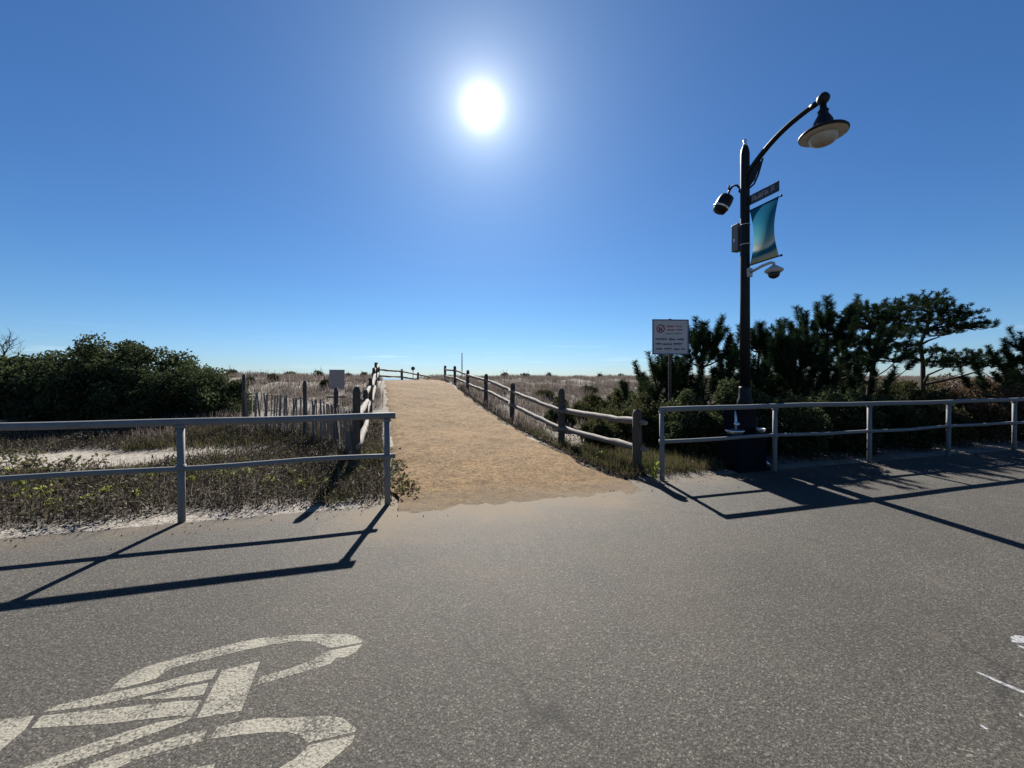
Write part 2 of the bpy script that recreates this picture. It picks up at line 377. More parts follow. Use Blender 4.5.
# ------------------------------------------------------------------ ground
def hum(u, v, a=1.0):
    return a*(.5*np.sin(.9*u+1.3*np.sin(.5*v))*np.sin(.8*v+.7*np.sin(.6*u)) + .3*np.sin(2.1*u+.4*v+1)*np.sin(1.7*v-.5*u) + .2*np.sin(4.3*u-1.1*v)*np.sin(3.9*v+.8*u))
def ramp_z(v): return np.interp(v, [-99, 4.2, 4.9, 6.8, 9.6, 12.7, 15.7, 19, 22, 25, 30, 38, 50, 70, 99], [-.06, -.02, .035, .12, .25, .53, .885, 1.25, 1.39, 1.37, 1.2, .75, .0, -.8, -3.5])
def left_z(v): return np.interp(v, [-99, 4.4, 4.85, 6.4, 9.4, 12.4, 15.4, 18.4, 22, 28, 40, 48, 60, 75, 100], [-.06, -.05, .01, .04, .12, .42, .80, 1.12, 1.36, 1.46, 1.46, 1.1, .1, -1.2, -4])
def right_z(v): return np.interp(v, [-99, 4.4, 4.95, 8, 11.3, 14.25, 17.4, 20.3, 23.4, 30, 42, 50, 60, 75, 100], [-.06, -.05, .01, -.03, .08, .4, .8, 1.06, 1.26, 1.38, 1.42, 1.1, .1, -1.2, -4])
def pathL(v): return -.08 - .05*(v - 4.94)
def pathR(v): return 3.06 - .05*(v - 4.52)
def sstep(x): x = np.clip(x, 0, 1); return x*x*(3 - 2*x)
def H(u, v):
    u = np.asarray(u, float); v = np.asarray(v, float)
    mid = .5*(pathL(v) + pathR(v))
    nat = np.where(u < mid, left_z(v), right_z(v))
    nat = nat + hum(u*.8, v*.8)*.22*sstep((v - 9)/9)*(1 - sstep((v-45)/12)) + hum(u*2.3+4, v*2.3)*.03*sstep((v - 4.7)/1.0)
    d = np.maximum(pathL(v) - u, u - pathR(v))
    w = 1 - sstep((d - .02)/.5)
    return nat*(1 - w) + (ramp_z(v) - .05)*w
def axis(lo, a, b, hi, st):
    core = np.arange(a, b + 1e-6, st)
    g = lambda n: np.cumsum(st*1.18**np.arange(1, n))
    up = b + g(60); dn = a - g(60)
    up = np.append(up[up < hi], hi); dn = np.append(dn[dn > lo], lo)
    return np.concatenate([dn[::-1], core, up])
us = axis(-3000, -16, 20, 3000, .16); vs = axis(-300, 4, 30, 130, .16)
UU, VV = np.meshgrid(us, vs, indexing='ij'); ZZ = H(UU, VV)
ni, nj = UU.shape
Vt = np.stack([UU, VV, ZZ], -1).reshape(-1, 3)
I = np.arange(ni*nj).reshape(ni, nj)
Ft = np.stack([I[:-1, :-1], I[1:, :-1], I[1:, 1:], I[:-1, 1:]], -1).reshape(-1, 4)
tag(mesh_np('ground', XN(Vt), Ft, M['sand'], smooth=True), kind='structure')
# asphalt boardwalk
au = np.arange(-60, 60.1, 1.0)
A = np.array([[u, v, 0.0] for u in au for v in (-9.0, 5.2)])
n = len(au); Fa = np.array([[2*i, 2*i+2, 2*i+3, 2*i+1] for i in range(n-1)])
tag(mesh_np('road', XN(A), Fa, M['asphalt']), kind='structure')
# sloping path of crushed shell
pv = np.arange(4.35, 42, .12); pt = np.linspace(0, 1, 40)
PV, PT = np.meshgrid(pv, pt, indexing='ij')
ragL = .05*np.sin(PV*3.1) + .03*np.sin(PV*7.7+1); ragR = .05*np.sin(PV*2.7+2) + .03*np.sin(PV*8.1)
wid = 1 + 0*PV
PU = (pathL(PV) + ragL)*(1 - PT) + (pathR(PV) + ragR)*PT
PZ = ramp_z(PV) + (.02*hum(PU*2.2, PV*2.2) + .008*hum(PU*6.1+2, PV*6.1))*sstep((PV - 4.7)/1.4) + .011*hum(PU*4.1, PV*8) + .010*hum(PU*11+3, PV*19) + .008*hum(PU*23+1, PV*31) - .07*(np.abs(PT - .5)*2)**14*sstep((PV-4.8)/1.5)
I = np.arange(PU.size).reshape(PU.shape)
Fp = np.stack([I[:-1, :-1], I[1:, :-1], I[1:, 1:], I[:-1, 1:]], -1).reshape(-1, 4)
tag(mesh_np('path', XN(np.stack([PU, PV, PZ], -1).reshape(-1, 3)), Fp, M['path'], smooth=True), kind='structure')
# sea
sv = np.array([[-6000, 66, -2.2], [6000, 66, -2.2], [6000, 9000, -2.2], [-6000, 9000, -2.2]])
tag(mesh_np('sea', XN(sv), [[0, 1, 2, 3]], M['sea']), kind='structure')

# ------------------------------------------------------------------ painted marks
BIKE = {
'A1': [(-1.349, 2.316), (-1.346, 2.384), (-1.305, 2.426), (-1.253, 2.453), (-1.163, 2.478), (-1.063, 2.495), (-0.977, 2.511), (-0.889, 2.527), (-0.794, 2.533), (-0.639, 2.515), (-0.478, 2.483), (-0.313, 2.436), (-0.256, 2.402), (-0.214, 2.35), (-0.218, 2.332), (-0.39, 2.333), (-0.421, 2.367), (-0.475, 2.413), (-0.572, 2.448), (-0.692, 2.453), (-0.814, 2.448), (-0.946, 2.431), (-1.03, 2.418), (-1.029, 2.422), (-1.143, 2.4), (-1.168, 2.366), (-1.177, 2.336), (-1.217, 2.322), (-1.289, 2.311)] ,
'A2': [(-0.391, 2.311), (-0.211, 2.317), (-0.241, 2.26), (-0.287, 2.235), (-0.336, 2.241), (-0.359, 2.204), (-0.509, 2.178), (-0.593, 2.162), (-0.682, 2.15), (-0.683, 2.208), (-0.556, 2.225), (-0.489, 2.248), (-0.439, 2.278)] ,
'T': [(-0.886, 2.309), (-0.72, 2.326), (-0.694, 2.004), (-0.868, 2.013)] ,
'B1': [(-1.55, 2.24), (-1.513, 2.271), (-1.337, 2.289), (-1.134, 2.298), (-1.07, 2.318), (-0.91, 2.327), (-0.907, 2.256), (-1.039, 2.252), (-1.052, 2.244), (-1.2, 2.232), (-1.296, 2.22), (-1.412, 2.224)] ,
'B2': [(-1.175, 2.214), (-1.041, 2.22), (-1.03, 2.231), (-0.914, 2.233), (-0.901, 2.152), (-0.999, 2.166), (-1.016, 2.166), (-1.152, 2.198)] ,
'B3': [(-1.535, 2.219), (-1.274, 2.181), (-1.087, 2.157), (-0.989, 2.143), (-0.895, 2.12), (-0.896, 2.036), (-0.945, 2.047), (-0.964, 2.055), (-1.22, 2.088), (-1.524, 2.152)] ,
'C': [(-1.883, 2.274), (-1.695, 2.245), (-1.569, 2.229), (-1.544, 2.152), (-1.553, 2.057), (-1.575, 1.968)] ,
'E': [(-1.475, 1.91), (-1.398, 1.941), (-1.313, 1.971), (-1.173, 2.009), (-1.027, 2.038), (-0.891, 2.029), (-0.901, 2.012), (-0.998, 1.982), (-1.133, 1.94), (-1.27, 1.907), (-1.349, 1.874)] ,
'F1': [(-1.273, 1.852), (-1.189, 1.881), (-1.113, 1.905), (-0.995, 1.922), (-0.893, 1.936), (-0.797, 1.938), (-0.79, 1.879), (-0.866, 1.877), (-0.911, 1.872), (-1.001, 1.861), (-1.051, 1.842), (-1.105, 1.804)] ,
'F2': [(-0.761, 1.938), (-0.661, 1.943), (-0.568, 1.932), (-0.492, 1.905), (-0.411, 1.892), (-0.321, 1.871), (-0.253, 1.841), (-0.184, 1.763), (-0.191, 1.751), (-0.374, 1.753), (-0.405, 1.796), (-0.456, 1.825), (-0.544, 1.852), (-0.658, 1.87), (-0.764, 1.883)] ,
'F3': [(-0.364, 1.74), (-0.189, 1.738), (-0.196, 1.702), (-0.249, 1.658), (-0.299, 1.624), (-0.397, 1.586), (-0.547, 1.609), (-0.496, 1.643), (-0.451, 1.67), (-0.398, 1.7), (-0.375, 1.723)] ,
'G': [(-0.831, 1.747), (-0.776, 1.764), (-0.696, 1.754), (-0.694, 1.726), (-0.749, 1.701)] ,
'R1': [(3.387, 1.348), (3.447, 1.349), (3.527, 1.291), (3.435, 1.257), (3.334, 1.32)] ,
'R1b': [(3.318, 1.299), (3.384, 1.238), (3.359, 1.229), (3.312, 1.267)] ,
'R2': [(2.817, 1.243), (2.837, 1.216), (2.848, 1.16), (2.872, 1.081), (2.849, 1.072), (2.824, 1.15), (2.818, 1.208)] ,
'R3': [(2.657, 1.031), (2.665, 1.003), (2.642, 0.994), (2.638, 1.021)] ,
'R4': [(2.402, 1.048), (2.413, 1.034), (2.41, 1.016), (2.392, 1.026)] ,
'S1': [(6.295, 3.04), (6.464, 2.953), (6.29, 2.89), (6.113, 2.978)] ,
'S2': [(6.972, 3.049), (7.214, 3.023), (7.047, 2.944), (6.892, 2.989)] ,

}
def flat(B, keys):
    for k in keys: B.bm.faces.new([B.bm.verts.new(X(u, v, .0008)) for u, v in BIKE[k]])
bm_ = MB()
flat(bm_, [k for k in BIKE if k[0] not in 'RS'])
tag(bm_.build('bicycle_marking', M['paint']), 'worn cream bicycle symbol painted on the asphalt in the foreground', 'road marking')
def mark(keys, label, m):
    b = MB()
    flat(b, keys)
    tag(b.build('paint_mark', m), label, 'road marking')
mark(['R1', 'R1b'], 'broad white paint dash on the asphalt at the right edge', M['white_paint'])
mark(['R2'], 'thin long white paint line on the asphalt at lower right', M['white_paint'])
mark(['R3'], 'small white paint chip below the thin white line', M['white_paint'])
mark(['R4'], 'tiny white scuff left of the small paint chip', M['white_paint'])

# ------------------------------------------------------------------ pipe railings
def railing(label, u0, u1, ends, posts, vv=4.8):
    root = thing('pipe_railing', label, 'railing', X((u0+u1)/2, vv, 0), AX)
    cx = (u0+u1)/2
    def wob(z, s, amp):
        q = np.linspace(u0, u1, 40)
        return [(u - cx, .004*math.sin(u*1.7+s), z + amp*math.sin(u*1.1+s) + amp*.6*math.sin(u*2.9+2*s)) for u in q]
    MB().tube(wob(1.045, 1, .006), .039, 14).build('top_rail', M['rail'], root)
    MB().tube(wob(.565, 2, .012), .028, 12).build('middle_rail', M['rail'], root)
    p0 = None
    for u in posts:
        b = MB()
        b.tube([(0, 0, -.2), (0, 0, 1.02)], .034, 12)
        b.tube([(0, 0, .53), (0, 0, .60)], .044, 12); b.tube([(0, 0, .985), (0, 0, 1.012)], .045, 12)
        if p0 is None: p0 = o = b.build('post', M['rail'], root)
        else: b.bm.free(); o = p0.copy(); COL.objects.link(o)
        o.location = (u - cx, 0, 0); o.rotation_euler = (random.uniform(-.008, .008), random.uniform(-.01, .01), 0)
railing('grey two rail pipe railing before the dark bush, left of the path', -13, -.07, None, [-.16, -2.2, -4.4, -6.5, -8.6, -10.7, -12.8])
railing('grey two rail pipe railing before the pines and lamp, right of the path', 3.62, 24.6, None, [3.66, 5.78, 7.95, 10.1, 12.2, 14, 16.1, 18.2, 20.3, 22.4, 24.5])

# ------------------------------------------------------------------ split rail fences
def rough_post(h, s, w=.075):
    r = random.Random(s); b = MB()
    pts = [(0, 0, -.35)] + [(r.uniform(-.008, .008), r.uniform(-.008, .008), h*t) for t in (.0, .25, .5, .75, .93)] + [(0, 0, h)]
    b.tube(pts, [w*r.uniform(.93, 1.08) for _ in pts[:-1]] + [w*.72], 7)
    return b
def rough_rail(Lg, s, r0=.055):
    r = random.Random(s); b = MB(); k = 12
    pts = []; rad = []
    for i in range(k+1):
        t = i/k
        pts.append((Lg*(t-.5), r.uniform(-.008, .008), r.uniform(-.008, .008) - .004*math.sin(math.pi*t)))
        rad.append(r0*(.55 if i in (0, k) else r.uniform(.85, 1.2)))
    b.tube(pts, rad, 6)
    return b
def split_fence(label, posts, rails, cat='fence', w=.075, r0=.055, over=.2):
    """posts: (world xy, base z, top z); rails: (i, j, [(zi, zj), ...])"""
    p0 = posts[0]
    root = thing('split_rail_fence', label, cat, (p0[0].x, p0[0].y, p0[1]))
    O = root.location
    for i, (p, zb, zt) in enumerate(posts):
        o = rough_post(zt - zb, 31*i+len(posts), w).build('post', M['post'], root)
        o.location = (p.x - O.x, p.y - O.y, zb - O.z)
        o.rotation_euler = (random.uniform(-.03, .03), random.uniform(-.03, .03), random.uniform(0, 3))
    for i, j, zz in rails:
        for q, (zi, zj) in enumerate(zz):
            a = Vector((posts[i][0].x, posts[i][0].y, zi)); c = Vector((posts[j][0].x, posts[j][0].y, zj))
            d = c - a; side = Vector((-d.y, d.x, 0)).normalized()*(.035 if i % 2 else -.035)
            o = rough_rail(d.length + over*2, i*7+q+int(zt*100), r0).build('rail', M['wood'], root)
            o.location = (a + c)/2 + side - O
            o.rotation_mode = 'QUATERNION'; o.rotation_quaternion = d.to_track_quat('X', 'Z') @ Matrix.Rotation(random.uniform(0, 1), 4, 'X').to_quaternion()
    return root
vR = [5.35, 8.0, 11.3, 14.25, 17.4, 20.3, 23.4]
topR = [1.0, 1.26, 1.35, 1.65, 1.86, 2.13, 2.25]
pR = []
for v, zt in zip(vR, topR):
    u = 3.6 - .06*(v - 5.35); pR.append((X(u, v), float(H(u, v)), zt))
hiR = [.80, .77, 1.10, 1.42, 1.64, 1.90, 2.0]; loR = [.38, .37, .70, 1.02, 1.24, 1.50, 1.62]
split_fence('weathered split rail fence climbing along the right side of the path', pR,
            [(i, i+1, [(hiR[i], hiR[i+1]), (loR[i], loR[i+1])]) for i in range(6)])
vL = [6.4, 9.4, 12.4, 15.4, 18.4, 21.4]
pL = []
for i, v in enumerate(vL):
    u = -.68 - .036*(v - 6.4); z = float(H(u, v)); pL.append((X(u, v), z, z + (1.32 if i == 0 else 1.12 if i < 5 else .98)))
zb = [p[1] for p in pL]
split_fence('weathered split rail fence seen end on along the left side of the path', pL,
            [(i, i+1, [(zb[i]+.86, zb[i+1]+.86), (zb[i]+.42, zb[i+1]+.42)]) for i in range(5)], w=.058)
def at(px, y): return (px - 512)/385*y
def hz(x, y):                                        # ground height under a world point
    return float(H(x*CS + y*SN, -x*SN + y*CS))
pf = []
for px, y, zt in ((378, 21.5, 2.12), (402, 24, 2.06), (418, 27, 1.9), (434, 30, 1.66)):
    x = at(px, y); pf.append((Vector((x, y, 0)), min(hz(x, y), zt-.5), zt))
split_fence('far split rail fence crossing beyond the crest of the path', pf,
            [(i, i+1, [(pf[i][2]-.15, pf[i+1][2]-.15), (pf[i][2]-.5, pf[i+1][2]-.5)]) for i in range(3)])

# ------------------------------------------------------------------ sand fence of slats
sf = [X(-.74, 6.75), X(-1.25, 8.3), X(-2.07, 9.5), X(-3.75, 11.0)]
root = thing('sand_fence', 'sagging slatted sand fence strung between dark posts, behind the left railing', 'fence', (sf[0].x, sf[0].y, 0))
O = root.location
slats = []
for i in range(3):
    a, b = sf[i], sf[i+1]; d = (b - a); Lg = d.length; k = int(Lg/.088)
    for q in range(k):
        p = a + d*((q+.5)/k); slats.append((p, math.atan2(d.y, d.x)))
random.shuffle(slats); slats = slats[:88]
so_ = None
for p, an in slats:
    if so_ is None: so_ = o = MB().box((0, 0, .48), (.036, .010, .96)).build('slat', M['slat'], root)
    else: o = so_.copy(); COL.objects.link(o)
    o.location = (p.x - O.x, p.y - O.y, hz(p.x, p.y) - .06 + random.uniform(-.07, .04))
    o.rotation_euler = (random.gauss(0, .05), random.gauss(0, .07), an + random.gauss(0, .3))
for i, p in enumerate(sf):
    if i == 0: continue
    o = rough_post([1.2, 1.22, 1.3, 1.28, 1.25][i] , 90+i, .045).build('post', M['post'], root)
    o.location = (p.x - O.x, p.y - O.y, hz(p.x, p.y))
for h_ in (.25, .6, .95):
    pts = []
    for i in range(3):
        for t in (0, .25, .5, .75):
            p = sf[i].lerp(sf[i+1], t); pts.append((p.x - O.x, p.y - O.y, hz(p.x, p.y) + h_ - .05 - .03*math.sin(math.pi*t)))
    MB().tube(pts, .006, 5).build('wire', M['post'], root)

# ------------------------------------------------------------------ signs
def words(root, x0, x1, z, h, y, m):
    """one row of faded, unreadable lettering: each word a part"""
    r = random.Random(int((x0+z)*1000)); x = x0
    while x < x1 - h:
        wl = min(r.uniform(2.2, 5)*h, x1 - x); b = MB(); b.box((x+wl/2, y, z + r.choice((-.18, 0, .2))*h), (wl, .0018, h*.3)); q = x
        while q < x + wl - h*.3:
            b.box((q+h*.14, y-.0004, z), (h*.24, .0021, h*r.uniform(.6, 1.0))); q += h*r.uniform(.5, .8)
        b.build('word', M[m], root); x += wl + h*.7

x, y = at(670.5, 8.55), 8.55
zg = hz(x, y)
root = thing('notice_sign', 'square white notice sign with round emblem and text on a thin post, before the pines', 'sign', (x, y, zg), math.radians(4))
root.scale = (1.36, 1.36, 1.36); zc = (1.5 + 41/385*8.55 - zg)/1.36
MB().box((0, 0, zc), (.60, .006, .56), None, .002).build('panel', M['sign_white'], root)
b = MB()
for sx in (-1, 1): b.box((sx*.297, -.002, zc), (.018, .012, .574))
for sz in (-1, 1): b.box((0, -.002, zc + sz*.278), (.575, .0118, .018))
b.build('border', M['sign_blue'], root)
b = MB(); b.tube([(-.168+.062*math.cos(t), -.0052, zc+.135+.062*math.sin(t)) for t in np.linspace(0, 2*math.pi, 25)], .009, 6)
b.box((-.168, -.006, zc+.135), (.012, .003, .115), Matrix.Rotation(.78, 3, 'Y'))
b.build('emblem', M['sign_red'], root)
b = MB(); b.box((-.168, -.0042, zc+.12), (.055, .002, .03)); b.box((-.19, -.0042, zc+.148), (.02, .002, .03)); b.box((-.15, -.0042, zc+.10), (.012, .002, .025)); b.box((-.185, -.0042, zc+.10), (.012, .002, .025)); b.build('pictogram', M['sign_dark'], root)
for x0, x1, z, hh, m_ in ((-.06, .24, zc+.175, .036, 'sign_red'), (-.06, .24, zc+.115, .036, 'sign_red'), (-.08, .20, zc+.055, .026, 'sign_green'),
                          (-.25, .25, zc-.035, .040, 'sign_dark'), (-.25, .25, zc-.115, .040, 'sign_dark'), (-.25, .25, zc-.195, .036, 'sign_dark')):
    words(root, x0, x1, z, hh, -.0045, m_)
MB().box((0, .022, (zc+.2)/2-.1), (.045, .03, zc+.6), None, .004).build('post', M['post'], root)

x, y = at(337, 9.2), 9.2; zg = hz(x, y)
root = thing('notice_sign', 'small blank sign back on a thin dark post among the dune grass', 'sign', (x, y, zg), .25)
zc = 1.5 - 1.5/385*9.2 - zg
MB().box((0, 0, zc), (.34, .006, .47), None, .002).build('panel', M['sign_back'], root)
MB().box((-.02, .03, (zc-.05)/2-.1), (.07, .045, zc+.35), None, .004).build('post', M['post'], root)
MB().box((-.02, .005, zc-.42), (.42, .02, .04)).build('crossbar', M['post'], root)

x, y = at(413, 33), 33; zg = hz(x, y)
root = thing('marker_sign', 'tiny round sign on a thin post beyond the crest of the path', 'sign', (x, y, zg))
zc = 1.5 + 9.5/385*33
MB().lathe([(.17, -.006), (.17, .006)], (0, 0, zc - zg), 20, Matrix.Rotation(math.pi/2, 3, 'X')).build('panel', M['sign_dark'], root)
MB().tube([(0, .02, -.3), (0, .02, zc - zg)], .03, 8).build('post', M['post'], root)
x, y = at(462, 30), 30; zg = hz(x, y)
root = thing('slim_pole', 'thin pale pole rising beyond the crest of the path', 'pole', (x, y, zg))
MB().tube([(0, 0, -.3), (0, 0, 3.42 - zg)], [.045, .035], 8).build('shaft', M['greybox'], root)
MB().tube([(0, 0, 3.42 - zg), (0, 0, 3.46 - zg)], [.05, .02], 8).build('cap', M['greybox'], root)

# ------------------------------------------------------------------ street lamp
yl = 7.05; xl = at(745, yl); zl = hz(xl, yl)
def zpx(py, y=yl): return 1.5 + (378 - py)/385*y
lamp = thing('street_lamp', 'tall black street lamp with curved arm and round hanging shade, among the pines', 'street lamp', (xl, yl, zl), AX)
zt = zpx(146)
# local frame: +x along the railing, -y towards the boardwalk
MB().lathe([(.24, -.1), (.24, .10), (.225, .12), (.225, .42), (.21, .46), (.20, .50), (.20, .78), (.185, .82), (.15, .90), (.125, 1.0), (.13, 1.03), (.13, 1.08), (.105, 1.14), (.098, 1.3), (.098, 1.34)], (0, 0, 0), 16).build('pedestal', M['black_metal'], lamp)
MB().lathe([(.088, 1.34), (.080, 3.0), (.076, zt-.35), (.076, zt-.15), (.062, zt-.06), (.04, zt)], (0, 0, 0), 18).build('pole', M['black_metal'], lamp)
MB().lathe([(.028, zt), (.038, zt+.02), (.022, zt+.045), (.036, zt+.075), (.030, zt+.10), (.008, zt+.13)], (0, 0, 0), 14).build('finial', M['steel'], lamp)
armL = 1.36
def armp(t):
    return Vector((0, -armL*t, zpx(172) + .34*math.sin(t*1.25)/math.sin(1.25) - .05*(1-t)))
# end point fitted to the hanging lamp
zend = zpx(99, yl - armL*CS)
z0 = zpx(178)
arm = [Vector((0, -armL*t, z0 + (zend - z0)*t + .15*math.sin(math.pi*t**.9))) for t in np.linspace(0.03, 1, 16)]
MB().tube(arm, [.048 - .010*t for t in np.linspace(0, 1, 16)], 10).tube([arm[-3], arm[-2]], .044, 10).build('arm', M['black_metal'], lamp)
b = MB()
za = zpx(186); zc_ = zpx(160)
pl = [(-.05, z0-.22), (-.05, z0+.0), (-.16, z0+.09), (-.30, z0+.20), (-.31, z0+.10), (-.24, z0-.04), (-.19, z0-.13)]
v0 = [b.bm.verts.new((-.014, p[0], p[1])) for p in pl]; v1 = [b.bm.verts.new((.014, p[0], p[1])) for p in pl]
b.bm.faces.new(v0); b.bm.faces.new(v1[::-1])
for k in range(len(pl)): b.bm.faces.new((v0[k], v0[(k+1) % len(pl)], v1[(k+1) % len(pl)], v1[k]))
b.tube([(0, -.10, z0-.23), (0, -.19, z0-.20), (0, -.27, z0-.08), (0, -.33, z0+.08), (0, -.36, z0+.16)], .016, 8)
b.build('scroll_bracket', M['black_metal'], lamp)
E_ = arm[-1]
MB().lathe([(.012, .09), (.045, .075), (.075, .035), (.085, 0), (.075, -.04), (.045, -.075), (.03, -.09)][::-1], E_, 18).build('ball_joint', M['black_metal'], lamp)
hd = E_ + Vector((0, 0, -.09))
sh = MB().lathe([(.30, -.455), (.305, -.43), (.285, -.405), (.20, -.365), (.135, -.32), (.115, -.24), (.085, -.18), (.06, -.13), (.07, -.09), (.045, -.06), (.04, 0)], hd, 28).build('shade', M['black_metal'], lamp)
MB().lathe([(.288, -.456), (.292, -.459)], hd, 28).build('reflector', M['reflector'], sh)
MB().lathe([(.185, -.461), (.18, -.50), (.155, -.56), (.09, -.595), (.02, -.605)][::-1], hd, 24).build('lens', M['lens'], sh)

# street sign hanging from the pole
def on_pole(py, d, sgn=-1):
    """local z for a picture row at distance d along the arm direction"""
    return zpx(py, yl + sgn*d*CS)
zs = zpx(203) - zl
st = thing('street_name_sign', 'narrow dark street name sign on the lamp pole, above the banner', 'sign', (xl, yl, zl), AX)
MB().box((0, -.385, zs), (.012, .56, .175), None, .004).build('panel', M['street_blue'], st)
MB().box((0, -.09, zs), (.035, .06, .12)).build('bracket', M['black_metal'], st)
r = random.Random(3)
for y0, nl in ((-.15, 5), (-.52, 1)):                                # faded, unreadable white letters
    b = MB(); b.box((-.0068, y0 - .032 - .065*(nl-1)*.5, zs - .012), (.001, .065*nl, .022))
    for q in range(nl):
        yy = y0 - .065*q
        b.box((-.0072, yy-.012, zs), (.002, .015, .095)); b.box((-.0070, yy-.034, zs + (.04, -.035, .03, .04, 0)[q % 5]), (.0018, .034, .02))
        if q % 2 == 0: b.box((-.0071, yy-.050, zs + (.01, 0, -.02)[q % 3]), (.0016, .014, .07))
    b.build('word', M['letter'], st)

zb1 = zpx(213) - zl; zb0 = zpx(267) - zl
bn = thing('street_banner', 'teal beach print banner stretched between two arms on the lamp pole', 'banner', (xl, yl, zl), AX)
nb = 16; BL = .66; hgt = zb1 - zb0
vv = []; ff = []
for i in range(nb+1):
    for j in range(nb+1):
        s, t = i/nb, j/nb
        yq = -.10 - (BL*(1 - .13*math.sin(math.pi*t)) - .10)*s
        zq = t
        vv.append((.13*math.sin(math.pi*t)*math.sin(math.pi*(.25+.75*s)), yq, zq))
# cloth in its own 0..1 height frame so the print follows it
vv = [(a, b_, c*1.0) for a, b_, c in vv]
for i in range(nb):
    for j in range(nb):
        q = i*(nb+1)+j; ff.append((q, q+nb+1, q+nb+2, q+1))
cl = mesh_np('cloth', vv, ff, M['banner'], bn, True); cl.location = (0, 0, zb0); cl.scale = (1, 1, hgt)
for z in (zb0, zb1):
    b = MB().tube([(0, -.05, z), (0, -BL-.03, z)], .011, 8); b.lathe([(.01, -.018), (.024, 0), (.01, .018)], (0, -BL-.04, z), 10); b.build('arm', M['black_metal'], bn)

zd = zpx(274) - zl
dc = thing('dome_camera', 'pale grey arm with dark dome camera below the banner', 'camera', (xl, yl, zl), AX)
MB().box((0, -.10, zd), (.09, .05, .16), None, .008).build('wall_plate', M['pale_metal'], dc)
MB().tube([(0, -.12, zd), (0, -.35, zd+.05), (0, -.52, zd+.06), (0, -.565, zd+.04), (0, -.57, zd-.02)], .024, 10).build('arm', M['pale_metal'], dc)
MB().lathe([(.03, 0), (.06, -.02), (.135, -.075), (.14, -.10), (.095, -.13)][::-1], (0, -.57, zd-.0), 22).build('housing', M['pale_metal'], dc)
MB().lathe([(.092, -.131), (.088, -.165), (.065, -.205), (.02, -.225)][::-1], (0, -.57, zd), 18).build('dome', M['dark_glass'], dc)

zf = zpx(186) - zl
fl = thing('floodlight', 'dark barrel shaped floodlight hanging on a curved arm from the lamp pole', 'floodlight', (xl, yl, zl), AX)
MB().tube([(0, .06, zf-.05), (0, .18, zf+.10), (0, .27, zf+.13), (0, .35, zf+.08), (0, .38, zf)], .020, 8).tube([(0, .06, zf-.06), (0, .09, zf-.03)], .05, 10).build('arm', M['black_metal'], fl)
MB().lathe([(.008, .03), (.022, .06), (.012, .10), (.022, .12), (.005, .14)], (0, .36, zf+.05), 10).build('finial', M['black_metal'], fl)
R_ = Matrix.Rotation(.45, 3, 'Y') @ Matrix.Rotation(.25, 3, 'X')
MB().lathe([(.06, -.36), (.115, -.34), (.135, -.25), (.14, -.12), (.125, -.03), (.07, .0), (.03, .02)], (0, .38, zf), 18, R_).build('housing', M['black_metal'], fl)
MB().lathe([(.142, -.27), (.146, -.25), (.142, -.23)], (0, .38, zf), 18, R_).build('band', M['steel'], fl)
zk = zpx(235) - zl
eb = thing('equipment_box', 'grey metal equipment box strapped to the back of the lamp pole', 'box', (xl, yl, zl), AX)
MB().box((0, .165, zk), (.15, .15, .50), None, .012).build('enclosure', M['greybox'], eb)
for dz in (-.18, .18):
    MB().tube([(.082*math.cos(t), .082*math.sin(t), zk+dz) for t in np.linspace(0, 2*math.pi, 17)], .008, 5).box((0, .085, zk+dz), (.05, .03, .03)).build('strap', M['steel'], eb)
MB().box((-.078, .165, zk-.05), (.006, .03, .06), None, .002).build('latch', M['steel'], eb)

# ------------------------------------------------------------------ drinking fountain before the lamp
yf = 6.40; xf = at(742, yf); zf0 = hz(xf, yf)
ft = thing('drinking_fountain', 'dark navy drinking fountain with two steel bowls behind the railing', 'fountain', (xf, yf, zf0), AX)
b = MB(); b.box((0, 0, .26), (.58, .42, .60), None, .02); b.box((.02, .06, .77), (.40, .30, .52), None, .02); b.box((0, 0, -.02), (.66, .5, .12), None, .01)
b.build('pedestal', M['navy'], ft)
def bowl(x, y, z, r):
    MB().lathe([(.03, -.07), (r*.75, -.055), (r, -.005), (r, .012), (r*.93, .012), (r*.6, -.02), (.02, -.03)], (x, y, z), 22).build('bowl', M['steel'], ft)
bowl(-.30, -.14, .645, .14); bowl(.20, -.16, .655, .08)
MB().tube([(-.225, -.10, .66), (-.22, -.09, .76), (-.19, -.06, .86), (-.17, -.04, .95)], .018, 8).lathe([(.012, -.03), (.04, -.01), (.045, .015), (.02, .04)], (-.235, -.12, .74), 12).build('spout', M['steel'], ft)
MB().box((.12, -.214, .24), (.05, .008, .40), None, .003).build('access_panel', M['navy'], ft)
MB().tube([(.30, -.10, .10), (.36, -.14, .09), (.40, -.16, .04)], .03, 8).build('hose_bib', M['steel'], ft)

